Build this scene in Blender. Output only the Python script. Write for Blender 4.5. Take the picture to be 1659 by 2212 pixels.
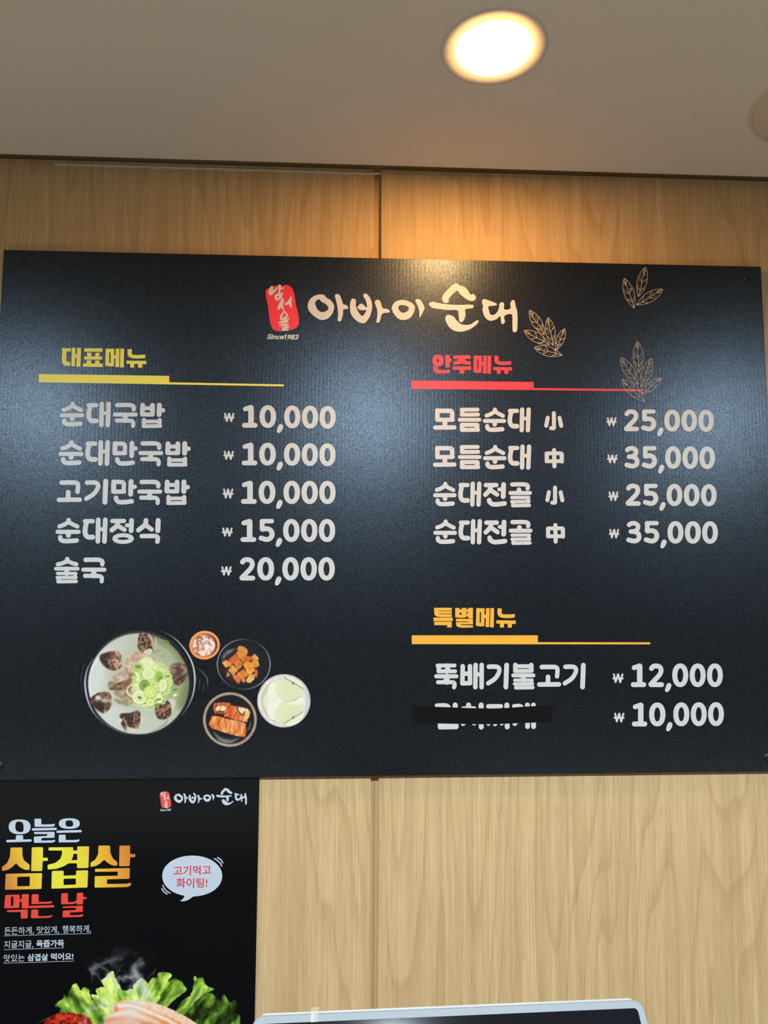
import bpy, bmesh, math, random
import numpy as np
from mathutils import Vector, Matrix
from mathutils.geometry import tessellate_polygon

for o in list(bpy.data.objects):
    bpy.data.objects.remove(o)
SC = bpy.context.scene
COL = SC.collection
random.seed(7)
rng = np.random.default_rng(11)

# ---------------------------------------------------------------- camera
# World: wall face at y = 0, floor at z = 0, camera inside the room at y < 0.
IMG_W, IMG_H, FOC = 1659, 2212, 1565.97
CAM = Vector((0.0, -1.75, 1.45))
PITCH, YAW, ROLL = 0.0906186, 0.0452249, 0.00444066
def cam_axes():
    cx, sx, cy, sy, cz, sz = (math.cos(PITCH), math.sin(PITCH), math.cos(YAW), math.sin(YAW), math.cos(ROLL), math.sin(ROLL))
    P = Matrix(((1, 0, 0), (0, cx, -sx), (0, sx, cx)))
    Y = Matrix(((cy, sy, 0), (-sy, cy, 0), (0, 0, 1)))
    M = Y @ P
    return M @ Vector((cz, 0, sz)), M @ Vector((-sz, 0, cz)), M @ Vector((0, 1, 0))
CR, CU, CF = cam_axes()
cam_d = bpy.data.cameras.new('camera')
cam_d.sensor_fit = 'VERTICAL'
cam_d.sensor_height = 24.0
cam_d.lens = 24.0 * FOC / IMG_H
cam_d.clip_start = 0.01
cam = bpy.data.objects.new('camera', cam_d)
COL.objects.link(cam)
m = Matrix.Identity(4)
for i in range(3):
    m[i][0], m[i][1], m[i][2], m[i][3] = CR[i], CU[i], -CF[i], CAM[i]
cam.matrix_world = m
SC.camera = cam

# ---------------------------------------------------------------- light and exposure
world = bpy.data.worlds.new('room_air')
SC.world = world
world.use_nodes = True
world.node_tree.nodes['Background'].inputs[0].default_value = (0.5, 0.55, 0.6, 1)
world.node_tree.nodes['Background'].inputs[1].default_value = 0.02
SC.view_settings.view_transform = 'Standard'
SC.view_settings.look = 'None'
SC.view_settings.exposure = 0.0
SC.view_settings.gamma = 1.0
SC.view_settings.use_curve_mapping = False
WARM_LAMP = ((1.0, 0.52, 0.18), 188.0)       # downlight over the board
COOL_LAMP = ((0.80, 0.93, 1.0), 1750.0)      # downlights over the guests, behind the camera
CEIL_Z = 2.4687
LAMP_AT = (0.2678, -0.4465)
COOL_AT = ((-1.72, -2.28), (0.10, -2.28), (2.05, -2.28))

# ---------------------------------------------------------------- helpers
def at(px, py, y):
    """photo pixel -> point on the vertical plane at depth y"""
    px, py, y = float(px), float(py), float(y)
    d = CF + ((px - IMG_W / 2) / FOC) * CR - ((py - IMG_H / 2) / FOC) * CU
    return CAM + d * ((y - CAM.y) / d.y)

def at_np(px, py, y):
    px = np.asarray(px, float); py = np.asarray(py, float)
    a = (px - IMG_W / 2) / FOC; b = (py - IMG_H / 2) / FOC
    d = [CF[i] + a * CR[i] - b * CU[i] for i in range(3)]
    t = (y - CAM.y) / d[1]
    return np.stack([CAM.x + d[0] * t, np.broadcast_to(y, np.shape(t)) * 1.0, CAM.z + d[2] * t], -1)

def put(name, me, mat=None, parent=None, smooth=False):
    o = bpy.data.objects.new(name, me)
    COL.objects.link(o)
    if mat:
        me.materials.append(mat)
    if parent:
        o.parent = parent
        o.matrix_parent_inverse = parent.matrix_basis.inverted()
    if smooth:
        for p in me.polygons:
            p.use_smooth = True
    return o

def bm_put(name, bm, mat=None, parent=None, smooth=False):
    bmesh.ops.recalc_face_normals(bm, faces=bm.faces[:])
    me = bpy.data.meshes.new(name)
    bm.to_mesh(me); bm.free()
    return put(name, me, mat, parent, smooth)

def tag(o, label, cat, group=None):
    o['label'] = label; o['category'] = cat
    if group: o['group'] = group
    return o

def thing(name, label, cat, loc=(0, 0, 0), group=None):
    o = bpy.data.objects.new(name, None)
    COL.objects.link(o)
    o.location = loc
    o.empty_display_size = 0.1
    return tag(o, label, cat, group)

def struct(o):
    o['kind'] = 'structure'
    return o

def box(bm, x0, x1, y0, y1, z0, z1, bevel=0.0, seg=2):
    r = bmesh.ops.create_cube(bm, size=1.0)
    vs = r['verts']
    for v in vs:
        v.co = Vector((x0 if v.co.x < 0 else x1, y0 if v.co.y < 0 else y1, z0 if v.co.z < 0 else z1))
    if bevel > 0:
        es = list({e for v in vs for e in v.link_edges})
        bmesh.ops.bevel(bm, geom=es, offset=bevel, segments=seg, affect='EDGES', profile=0.5)

def lathe(bm, prof, cx, cy, seg=64):
    """prof: list of (r, z); r = 0 closes with a fan"""
    rings = []
    for r, z in prof:
        if r < 1e-7:
            rings.append([bm.verts.new((cx, cy, z))])
        else:
            rings.append([bm.verts.new((cx + r * math.cos(2 * math.pi * k / seg), cy + r * math.sin(2 * math.pi * k / seg), z)) for k in range(seg)])
    for a, b in zip(rings, rings[1:]):
        for k in range(seg):
            q = [a[k % len(a)], a[(k + 1) % len(a)], b[(k + 1) % len(b)], b[k % len(b)]]
            u = []
            for v in q:
                if v not in u: u.append(v)
            if len(u) > 2: bm.faces.new(u)

# ---------------------------------------------------------------- materials
def srgb(c):
    return tuple((x / 255 / 12.92) if x / 255 <= 0.04045 else ((x / 255 + 0.055) / 1.055) ** 2.4 for x in c)

def new_mat(name):
    mt = bpy.data.materials.new(name)
    mt.use_nodes = True
    nt = mt.node_tree
    return mt, nt, nt.nodes['Principled BSDF']

def node(nt, kind, **kw):
    n = nt.nodes.new(kind)
    for k, v in kw.items():
        if k in n.inputs: n.inputs[k].default_value = v
        else: setattr(n, k, v)
    return n

def mapping(nt, scale, coord='Object', loc=(0, 0, 0)):
    tc = node(nt, 'ShaderNodeTexCoord')
    mp = node(nt, 'ShaderNodeMapping')
    mp.inputs['Scale'].default_value = scale
    mp.inputs['Location'].default_value = loc
    nt.links.new(tc.outputs[coord], mp.inputs[0])
    return mp

def plain(name, col, rough=0.5, spec=0.5, noise=0.0, nscale=40.0, bump=0.0, metal=0.0):
    mt, nt, b = new_mat(name)
    b.inputs['Roughness'].default_value = rough
    b.inputs['Specular IOR Level'].default_value = spec
    b.inputs['Metallic'].default_value = metal
    mp = mapping(nt, (1, 1, 1))
    nz = node(nt, 'ShaderNodeTexNoise', Scale=nscale, Detail=4.0)
    nt.links.new(mp.outputs[0], nz.inputs['Vector'])
    mx = node(nt, 'ShaderNodeMix', data_type='RGBA')
    mx.inputs[6].default_value = tuple(c * (1 - noise) for c in col) + (1,)
    mx.inputs[7].default_value = tuple(min(1, c * (1 + noise)) for c in col) + (1,)
    nt.links.new(nz.outputs[0], mx.inputs[0])
    nt.links.new(mx.outputs[2], b.inputs['Base Color'])
    if bump:
        bp = node(nt, 'ShaderNodeBump', Strength=bump, Distance=0.001)
        nt.links.new(nz.outputs[0], bp.inputs['Height'])
        nt.links.new(bp.outputs[0], b.inputs['Normal'])
    return mt

def emitter(name, col, power):
    mt, nt, b = new_mat(name)
    b.inputs['Base Color'].default_value = (0.8, 0.8, 0.8, 1)
    b.inputs['Emission Color'].default_value = col + (1,)
    b.inputs['Emission Strength'].default_value = power
    return mt

def sheet_bump(nt, b, ribs, grain):
    """vertical ribs of the hollow plastic sheet and the grain of its satin film"""
    mp = mapping(nt, (1, 1, 1))
    wv = node(nt, 'ShaderNodeTexWave', wave_type='BANDS', bands_direction='X', Scale=34.0, Distortion=0.6)
    wv.inputs['Detail'].default_value = 1.0
    nt.links.new(mp.outputs[0], wv.inputs['Vector'])
    nz = node(nt, 'ShaderNodeTexNoise', Scale=430.0, Detail=1.5, Roughness=0.6)
    nt.links.new(mp.outputs[0], nz.inputs['Vector'])
    b1 = node(nt, 'ShaderNodeBump', Strength=ribs, Distance=0.001)
    nt.links.new(wv.outputs['Fac'], b1.inputs['Height'])
    b2 = node(nt, 'ShaderNodeBump', Strength=grain, Distance=0.001)
    nt.links.new(nz.outputs[0], b2.inputs['Height'])
    nt.links.new(b1.outputs[0], b2.inputs['Normal'])
    nt.links.new(b2.outputs[0], b.inputs['Normal'])

def flake_tint(nt, b):
    """fine metallic flake in the film: the sheen breaks up into grains"""
    mp = mapping(nt, (1, 1, 1))
    nz = node(nt, 'ShaderNodeTexNoise', Scale=420.0, Detail=2.0, Roughness=0.75)
    nt.links.new(mp.outputs[0], nz.inputs['Vector'])
    cr = node(nt, 'ShaderNodeValToRGB')
    e = cr.color_ramp.elements
    e[0].position = 0.36; e[0].color = (0.20, 0.25, 0.36, 1)
    e[1].position = 0.64; e[1].color = (0.66, 0.83, 1.0, 1)
    nt.links.new(nz.outputs[0], cr.inputs[0])
    nt.links.new(cr.outputs[0], b.inputs['Specular Tint'])

def board_material():
    mt, nt, b = new_mat('black_satin_sheet')
    b.inputs['Roughness'].default_value = 0.315
    b.inputs['Specular IOR Level'].default_value = 1.0
    b.inputs['Specular Tint'].default_value = (0.56, 0.76, 1.0, 1)
    mp = mapping(nt, (1, 1, 1))
    vo = node(nt, 'ShaderNodeTexVoronoi', Scale=52.0)
    nt.links.new(mp.outputs[0], vo.inputs['Vector'])
    lt = node(nt, 'ShaderNodeMath', operation='LESS_THAN')
    lt.inputs[1].default_value = 0.04
    nt.links.new(vo.outputs['Distance'], lt.inputs[0])
    sx = node(nt, 'ShaderNodeSeparateColor')
    nt.links.new(vo.outputs['Color'], sx.inputs[0])
    gt = node(nt, 'ShaderNodeMath', operation='GREATER_THAN')
    gt.inputs[1].default_value = 0.93
    nt.links.new(sx.outputs[0], gt.inputs[0])
    ml = node(nt, 'ShaderNodeMath', operation='MULTIPLY')
    nt.links.new(lt.outputs[0], ml.inputs[0]); nt.links.new(gt.outputs[0], ml.inputs[1])
    mx = node(nt, 'ShaderNodeMix', data_type='RGBA')
    mx.inputs[6].default_value = (0.0035, 0.0035, 0.0045, 1)
    mx.inputs[7].default_value = (0.30, 0.30, 0.29, 1)       # specks of dust
    nt.links.new(ml.outputs[0], mx.inputs[0])
    nt.links.new(mx.outputs[2], b.inputs['Base Color'])
    sheet_bump(nt, b, 0.045, 0.17)
    flake_tint(nt, b)
    return mt

def print_material(name, col=None, rough=0.42, attr=False, grad=None, bump=True, spec=0.45, sheen=False):
    mt, nt, b = new_mat(name)
    b.inputs['Roughness'].default_value = rough
    b.inputs['Specular IOR Level'].default_value = spec
    if attr:
        a = node(nt, 'ShaderNodeVertexColor')
        a.layer_name = 'ink'
        nt.links.new(a.outputs[0], b.inputs['Base Color'])
    elif grad:
        x0, x1, stops = grad
        tc = node(nt, 'ShaderNodeTexCoord'); sp = node(nt, 'ShaderNodeSeparateXYZ')
        nt.links.new(tc.outputs['Object'], sp.inputs[0])
        mr = node(nt, 'ShaderNodeMapRange')
        mr.inputs['From Min'].default_value = x0; mr.inputs['From Max'].default_value = x1
        ad = node(nt, 'ShaderNodeMath', operation='MULTIPLY_ADD')
        ad.inputs[1].default_value = 0.35
        nt.links.new(sp.outputs[2], ad.inputs[0]); nt.links.new(sp.outputs[0], ad.inputs[2])
        nt.links.new(ad.outputs[0], mr.inputs[0])
        cr = node(nt, 'ShaderNodeValToRGB')
        el = cr.color_ramp.elements
        while len(el) < len(stops): el.new(0.5)
        for e, (p, c) in zip(el, stops):
            e.position = p; e.color = srgb(c) + (1,)
        nt.links.new(mr.outputs[0], cr.inputs[0])
        nt.links.new(cr.outputs[0], b.inputs['Base Color'])
    else:
        b.inputs['Base Color'].default_value = col + (1,)
    if sheen:                                   # same satin film as the bare board
        sheet_bump(nt, b, 0.045, 0.17)
        flake_tint(nt, b)
    elif bump:
        sheet_bump(nt, b, 0.03, 0.06)
    return mt

def wood_material():
    mt, nt, b = new_mat('oak_laminate')
    b.inputs['Roughness'].default_value = 0.55
    b.inputs['Specular IOR Level'].default_value = 0.3
    tc = node(nt, 'ShaderNodeTexCoord')
    oi = node(nt, 'ShaderNodeObjectInfo')
    vm = node(nt, 'ShaderNodeVectorMath', operation='MULTIPLY_ADD')
    cb = node(nt, 'ShaderNodeCombineXYZ')
    nt.links.new(oi.outputs['Random'], cb.inputs[0]); nt.links.new(oi.outputs['Random'], cb.inputs[2])
    nt.links.new(cb.outputs[0], vm.inputs[0]); vm.inputs[1].default_value = (7, 0, 11)
    nt.links.new(tc.outputs['Object'], vm.inputs[2])
    def mapped(sc):
        mp = node(nt, 'ShaderNodeMapping'); mp.inputs['Scale'].default_value = sc
        nt.links.new(vm.outputs[0], mp.inputs[0]); return mp.outputs[0]
    def noise(sc, s, d=3.0, r=0.55, dist=0.0):
        n = node(nt, 'ShaderNodeTexNoise', Scale=s, Detail=d, Roughness=r, Distortion=dist)
        nt.links.new(mapped(sc), n.inputs['Vector']); return n.outputs[0]
    def ramp(fac, stops):
        r = node(nt, 'ShaderNodeValToRGB'); el = r.color_ramp.elements
        while len(el) < len(stops): el.new(0.5)
        for e, (p, v) in zip(el, stops):
            e.position = p; e.color = (v, v, v, 1) if not isinstance(v, tuple) else v + (1,)
        nt.links.new(fac, r.inputs[0]); return r.outputs[0]
    def mix(fac, a, c, mode='MIX', k=None):
        mx = node(nt, 'ShaderNodeMix', data_type='RGBA', blend_type=mode)
        for s, v in ((0, fac), (6, a), (7, c)):
            if isinstance(v, (int, float)): mx.inputs[s].default_value = v
            elif isinstance(v, tuple): mx.inputs[s].default_value = v + (1,)
            else: nt.links.new(v, mx.inputs[s])
        return mx.outputs[2]
    # cathedral figure: iso-lines of a slow field, stretched along the board
    fld = noise((3.0, 1, 0.40), 1.0, 3.0, 0.42, 0.15)
    mm = node(nt, 'ShaderNodeMath', operation='MULTIPLY'); mm.inputs[1].default_value = 22.0
    nt.links.new(fld, mm.inputs[0])
    fr = node(nt, 'ShaderNodeMath', operation='FRACT'); nt.links.new(mm.outputs[0], fr.inputs[0])
    rings = ramp(fr.outputs[0], [(0.0, 0.05), (0.62, 0.12), (0.93, 1.0), (1.0, 0.0)])
    streak = noise((55, 1, 0.9), 1.0, 4.0, 0.6)
    fine = noise((260, 1, 3.0), 1.0, 4.0, 0.65)
    pores = ramp(noise((420, 1, 16.0), 1.0, 2.0, 0.5), [(0.56, 0.0), (0.70, 1.0)])
    c = mix(ramp(streak, [(0.36, 0.0), (0.66, 1.0)]), (0.735, 0.535, 0.290), (0.555, 0.390, 0.203))
    c = mix(ramp(fine, [(0.35, 0.0), (0.65, 1.0)]), c, mix(0.72, c, (0.47, 0.315, 0.158)))
    rf = node(nt, 'ShaderNodeMath', operation='MULTIPLY'); rf.inputs[1].default_value = 0.46
    nt.links.new(rings, rf.inputs[0])
    c = mix(rf.outputs[0], c, (0.42, 0.255, 0.11))
    pf = node(nt, 'ShaderNodeMath', operation='MULTIPLY'); pf.inputs[1].default_value = 0.36
    nt.links.new(pores, pf.inputs[0])
    c = mix(pf.outputs[0], c, (0.30, 0.17, 0.07))
    nt.links.new(c, b.inputs['Base Color'])
    bp = node(nt, 'ShaderNodeBump', Strength=0.10, Distance=0.0006)
    nt.links.new(fine, bp.inputs['Height']); nt.links.new(bp.outputs[0], b.inputs['Normal'])
    return mt

M = {}
M['wood'] = wood_material()
M['backing'] = plain('groove_backing', (0.56, 0.39, 0.20), 0.7, 0.2, 0.05)
M['gap'] = plain('gap_shade', (0.16, 0.13, 0.11), 0.9, 0.1, 0.1)  # dark grey puts the shade of the ceiling gap into the colour
M['ceiling'] = plain('ceiling_paint', (0.80, 0.73, 0.645), 0.92, 0.15, 0.02, 90, 0.05)
M['paint'] = plain('wall_paint', (0.20, 0.18, 0.155), 0.9, 0.2, 0.02, 60)
M['dim_wall'] = plain('dimmed_wall', (0.06, 0.052, 0.045), 0.9, 0.2, 0.05, 8)  # dimness of the room behind put into the colour, keeps board reflections low
M['floor'] = plain('floor_tile', (0.15, 0.128, 0.105), 0.6, 0.3, 0.08, 6)
M['caulk'] = plain('caulk', (0.62, 0.55, 0.48), 0.8, 0.2, 0.15, 90)
M['board'] = board_material()
M['edge'] = plain('sheet_edge', (0.03, 0.025, 0.022), 0.6, 0.3)
M['screw'] = plain('black_steel', (0.010, 0.010, 0.011), 0.38, 0.5)
M['trim'] = plain('lamp_trim', (0.70, 0.645, 0.575), 0.55, 0.3, 0.01)
M['dome'] = plain('fixture_plastic', (0.66, 0.575, 0.47), 0.7, 0.15, 0.02)
M['warm'] = emitter('warm_diffuser', *WARM_LAMP)
M['cool'] = emitter('cool_diffuser', *COOL_LAMP)
M['ink_white'] = print_material('ink_white', (0.555, 0.57, 0.58))
M['ink_yellow'] = print_material('ink_yellow', (0.84, 0.70, 0.08))
M['ink_red'] = print_material('ink_red', (0.70, 0.040, 0.066))
M['ink_stamp'] = print_material('ink_stamp_red', (0.80, 0.028, 0.050))
M['ink_orange'] = print_material('ink_orange', (0.80, 0.405, 0.036))
M['ink_leaf'] = print_material('ink_leaf', (0.50, 0.42, 0.30))
M['picture'] = print_material('printed_picture', attr=True, rough=0.315, spec=1.0, sheen=True)
M['poster'] = plain('poster_film', (0.0022, 0.0032, 0.0050), 0.30, 0.25, 0.0)
M['p_white'] = print_material('poster_white', (0.50, 0.575, 0.67), 0.35, bump=False)
M['p_red'] = print_material('poster_red', (0.80, 0.065, 0.045), 0.35, bump=False)
M['p_bubble_red'] = print_material('bubble_red', (0.62, 0.05, 0.07), 0.35, bump=False)
M['p_line'] = print_material('poster_rule', (0.35, 0.43, 0.46), 0.35, bump=False)
M['p_picture'] = print_material('poster_picture', attr=True, rough=0.30, bump=False, spec=0.25)
M['tape'] = plain('black_tape', (0.003, 0.003, 0.0035), 0.32, 0.3, 0.0, 30)
M['bezel'] = plain('white_bezel', (0.20, 0.225, 0.245), 0.6, 0.2)
M['shell'] = plain('cream_shell', (0.30, 0.30, 0.28), 0.5, 0.3)
M['glass'] = plain('dark_glass', (0.004, 0.0045, 0.007), 0.07, 0.3)
M['counter'] = plain('counter_laminate', (0.55, 0.50, 0.45), 0.5, 0.4, 0.04)
def clear_tape():
    mt, nt, b = new_mat('clear_tape')
    b.inputs['Base Color'].default_value = (0.45, 0.41, 0.36, 1)
    b.inputs['Roughness'].default_value = 0.35
    tr = node(nt, 'ShaderNodeBsdfTransparent')
    ms = node(nt, 'ShaderNodeMixShader'); ms.inputs[0].default_value = 0.28
    nt.links.new(tr.outputs[0], ms.inputs[1]); nt.links.new(b.outputs[0], ms.inputs[2])
    nt.links.new(ms.outputs[0], nt.nodes['Material Output'].inputs[0])
    return mt
M['clear'] = clear_tape()

#%%ROOM
# ---------------------------------------------------------------- room
XL, XR, YB = -2.6, 3.4, -4.6
GAP_Z = CEIL_Z + 0.06
bm = bmesh.new()
box(bm, XL, XR, 0.015, 0.11, 0, GAP_Z + 0.1)
wall = struct(bm_put('wall_back', bm, M['backing']))
gx0 = at(808.6, 376, 0.0).x; gx1 = at(825.9, 376, 0.0).x
gx0b = at(799.5, 1900, 0.0).x; gx1b = at(814.6, 1900, 0.0).x
GL, GR = (gx0 + gx0b) / 2, (gx1 + gx1b) / 2
PW = 1.22
GW = GR - GL
def panel(x0, x1):
    bm = bmesh.new()
    box(bm, x0, x1, 0.0, 0.0149, 0.0, CEIL_Z + 0.012, 0.0008, 1)
    return bm_put('panel', bm, M['wood'], wall)
for k in range(2):
    a = GL - k * (PW + GW); panel(max(XL, a - PW), a)
    a = GR + k * (PW + GW); panel(a, min(XR, a + PW))
panel(GR + 2 * (PW + GW), XR)
# ceiling board stops a little before the wall: a shadow gap with a rounded lip
bm = bmesh.new()
lip = [(-0.028, GAP_Z), (-0.028, CEIL_Z + 0.012)]
for k in range(1, 7):
    t = k / 6 * math.pi / 2
    lip.append((-0.028 - 0.010 * (1 - math.cos(t)) * 1.6, CEIL_Z + 0.012 * (1 - math.sin(t))))
lip += [(YB, CEIL_Z), (YB, GAP_Z)]
va = [bm.verts.new((XL, y, z)) for y, z in lip]
vb = [bm.verts.new((XR, y, z)) for y, z in lip]
for k in range(len(lip)):
    j = (k + 1) % len(lip)
    bm.faces.new((va[k], va[j], vb[j], vb[k]))
bm.faces.new(va); bm.faces.new(list(reversed(vb)))
ceil = struct(bm_put('ceiling', bm, M['ceiling']))
bm = bmesh.new(); box(bm, XL, XR, YB, 0.015, GAP_Z + 0.0005, GAP_Z + 0.05)
struct(bm_put('trim_2', bm, M['gap']))
bm = bmesh.new(); box(bm, XL - 0.1, XR + 0.1, YB - 0.1, 0.11, -0.05, 0)
struct(bm_put('floor', bm, M['floor']))
bm = bmesh.new(); box(bm, XL - 0.1, XL, YB, 0.01, 0, GAP_Z); struct(bm_put('wall_left', bm, M['paint']))
bm = bmesh.new(); box(bm, XR, XR + 0.1, YB, 0.01, 0, GAP_Z); struct(bm_put('wall_right', bm, M['paint']))
bm = bmesh.new(); box(bm, XL, XR, YB - 0.1, YB, 0, GAP_Z); struct(bm_put('wall_front', bm, M['dim_wall']))
# ragged line of caulk along the head of the left panel
bm = bmesh.new()
xa, xb = at(118, 352, -0.001).x, at(822, 376, -0.001).x
n = 60
prev = None
for k in range(n + 1):
    x = xa + (xb - xa) * k / n
    lo = CEIL_Z - 0.0008 - 0.0028 * rng.random()
    hi = CEIL_Z + 0.0030 + 0.0018 * rng.random()
    cur = [bm.verts.new((x, y, z)) for y, z in ((0.0, lo), (-0.0016, lo + 0.001), (-0.0016, hi - 0.0005), (0.0, hi))]
    if prev:
        for i in range(3):
            bm.faces.new((prev[i], cur[i], cur[i + 1], prev[i + 1]))
    prev = cur
struct(bm_put('trim_1', bm, M['caulk']))

# ---------------------------------------------------------------- lamps
def downlight(name, x, y, diff, label, group=None, r=0.0736, ro=0.104):
    t = thing(name, label, 'ceiling light', (x, y, CEIL_Z), group)
    bm = bmesh.new()
    lathe(bm, [(r, CEIL_Z + 0.004), (r, CEIL_Z - 0.0010), (ro - 0.003, CEIL_Z - 0.0010), (ro - 0.0006, CEIL_Z - 0.0006), (ro, CEIL_Z)], x, y, 96)
    bm_put('trim_ring', bm, M['trim'], t, True)
    bm = bmesh.new()
    lathe(bm, [(r * k / 10, CEIL_Z - 0.0012 - 0.0028 * (1 - (k / 10) ** 2)) for k in range(10, -1, -1)], x, y, 64)
    bm_put('diffuser', bm, M[diff], t, True)
    return t
downlight('downlight', *LAMP_AT, 'warm', 'lit round recessed downlight glowing white on the ceiling above the menu board')
cool_where = ('left one of the row behind the viewpoint', 'middle one of the row behind the viewpoint', 'right one of the row behind the viewpoint')
def can_light(x, y, label):
    t = thing('can_light', label, 'ceiling light', (x, y, CEIL_Z), 'cool can lights over the guests')
    r = 0.075
    bm = bmesh.new()
    lathe(bm, [(r + 0.014, CEIL_Z), (r + 0.014, CEIL_Z - 0.052), (r + 0.010, CEIL_Z - 0.055), (r + 0.001, CEIL_Z - 0.055)], x, y, 64)
    bm_put('housing', bm, M['screw'], t, True)
    bm = bmesh.new()
    lathe(bm, [(r + 0.001, CEIL_Z - 0.055), (r, CEIL_Z - 0.044)], x, y, 64)
    bm_put('baffle', bm, M['screw'], t, True)
    bm = bmesh.new()
    lathe(bm, [(r, CEIL_Z - 0.0465), (0, CEIL_Z - 0.0465)], x, y, 64)
    bm_put('diffuser', bm, M['cool'], t)
for (x, y), w in zip(COOL_AT, cool_where):
    can_light(x, y, 'cool white can light over the guests, ' + w)
# unlit round cover at the right edge of the ceiling
t = thing('ceiling_cover', 'unlit round domed cover on the ceiling at the right edge of the picture', 'ceiling fixture')
d = CF + ((1808 - IMG_W / 2) / FOC) * CR - ((212 - IMG_H / 2) / FOC) * CU
P = CAM + d * ((CEIL_Z - CAM.z) / d.z)
t.location = P
RC = 0.168
bm = bmesh.new()
lathe(bm, [(RC, CEIL_Z), (RC, CEIL_Z - 0.003), (RC - 0.003, CEIL_Z - 0.0045), (RC - 0.006, CEIL_Z - 0.0035)], P.x, P.y, 96)
bm_put('rim', bm, M['trim'], t, True)
bm = bmesh.new()
lathe(bm, [((RC - 0.006) * math.sin(a), CEIL_Z - 0.003 - 0.020 * math.cos(a)) for a in [math.pi / 2 * (1 - k / 14) for k in range(15)]], P.x, P.y, 96)
bm_put('dome', bm, M['dome'], t, True)

#%%DRAW
# ---------------------------------------------------------------- flat print: strokes and outlines
def catmull(pts, sub=6):
    P = [np.array(p, float) for p in pts]
    if len(P) < 3: return P
    out = []
    for i in range(len(P) - 1):
        p0 = P[i - 1] if i else 2 * P[0] - P[1]
        p3 = P[i + 2] if i + 2 < len(P) else 2 * P[-1] - P[-2]
        p1, p2 = P[i], P[i + 1]
        for k in range(sub):
            t = k / sub
            out.append(0.5 * (2 * p1 + (p2 - p0) * t + (2 * p0 - 5 * p1 + 4 * p2 - p3) * t * t + (3 * p1 - p0 - 3 * p2 + p3) * t ** 3))
    out.append(P[-1])
    return out

def catmull_closed(pts, sub=5):
    n = len(pts); P = [np.array(p, float) for p in pts]; out = []
    for i in range(n):
        p0, p1, p2, p3 = P[i - 1], P[i], P[(i + 1) % n], P[(i + 2) % n]
        for k in range(sub):
            t = k / sub
            out.append(0.5 * (2 * p1 + (p2 - p0) * t + (2 * p0 - 5 * p1 + 4 * p2 - p3) * t * t + (3 * p1 - p0 - 3 * p2 + p3) * t ** 3))
    return out

def chaikin(pts, r=0.18, n=1):
    for _ in range(n):
        out = []
        for a, b in zip(pts, pts[1:] + pts[:1]):
            a = np.array(a, float); b = np.array(b, float)
            L = np.linalg.norm(b - a); k = min(r, 7.0 / max(L, 1e-6))
            out += [a + (b - a) * k, b - (b - a) * k]
        pts = out
    return [tuple(p) for p in pts]

def ribbon(pts, cap=9):
    """pts: rows of (x, y, width) -> list of 2-D polygons (tri/quads) with round caps"""
    n = len(pts); L, R, polys = [], [], []
    tang = []
    for i in range(n):
        a = pts[max(0, i - 1)][:2]; b = pts[min(n - 1, i + 1)][:2]
        t = b - a; t = t / (np.linalg.norm(t) + 1e-9); tang.append(t)
        nv = np.array([-t[1], t[0]]) * pts[i][2] / 2
        L.append(pts[i][:2] + nv); R.append(pts[i][:2] - nv)
    for i in range(n - 1):
        polys.append([L[i], L[i + 1], R[i + 1], R[i]])
    for i, s in ((0, -1), (n - 1, 1)):
        c = pts[i][:2]; t = tang[i] * s; nv = np.array([-t[1], t[0]]); r = pts[i][2] / 2
        arc = [c + r * (nv * math.cos(math.pi * k / cap) + t * math.sin(math.pi * k / cap)) for k in range(cap + 1)]
        polys.append(arc)
    return polys

def stroke_polys(st):
    """st: (width, (x, y), (x, y), ...) or ('v', (x, y, w), ...) tapered"""
    if st[0] == 'v':
        return ribbon(catmull([np.array(p, float) for p in st[1:]]))
    w = st[0]
    return ribbon(catmull([np.array((p[0], p[1], w), float) for p in st[1:]]))

def oval(cx, cy, rx, ry, n=48, e=2.0):
    out = []
    for k in range(n):
        a = 2 * math.pi * k / n
        c, s = math.cos(a), math.sin(a)
        out.append((cx + rx * math.copysign(abs(c) ** (2 / e), c), cy + ry * math.copysign(abs(s) ** (2 / e), s)))
    return out

def fill(outer, holes=()):
    loops = [[Vector((p[0], p[1], 0)) for p in lp] for lp in (outer, *holes)]
    flat = [p for lp in loops for p in lp]
    return [[(flat[i].x, flat[i].y) for i in tri] for tri in tessellate_polygon(loops)]

class Print:
    """flat ink on a sheet: collects polygons in photo pixels, each layer a few microns proud of the last"""
    def __init__(self, y, lift=0.0003, xf=None):
        self.y, self.z, self.v, self.f, self.xf = y, lift, [], [], xf or (lambda p: p)
    def layer(self, polys, step=0.00001):
        self.z += step
        for i, p in enumerate(polys):
            b = len(self.v)
            for q in p:
                x, y = self.xf(q)
                self.v.append(tuple(at(x, y, self.y - self.z - (i % 8) * 1.0e-6)))
            self.f.append(tuple(range(b, b + len(p))))
        return self
    def strokes(self, sts):
        for s in sts: self.layer(stroke_polys(s))
        return self
    def build(self, name, mat, parent):
        me = bpy.data.meshes.new(name)
        me.from_pydata(self.v, [], self.f)
        o = put(name, me, mat, parent)
        bm = bmesh.new(); bm.from_mesh(me)
        for f in bm.faces:
            f.normal_update()
            if f.normal.y > 0: f.normal_flip()
        bm.to_mesh(me); bm.free()
        return o

def thick(sts, k):
    return [(t[0], *[(p[0], p[1], p[2] * k) for p in t[1:]]) for t in sts]

def scaled(ox, oy, s):
    return lambda q: (ox + q[0] / s, oy + q[1] / s)

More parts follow.
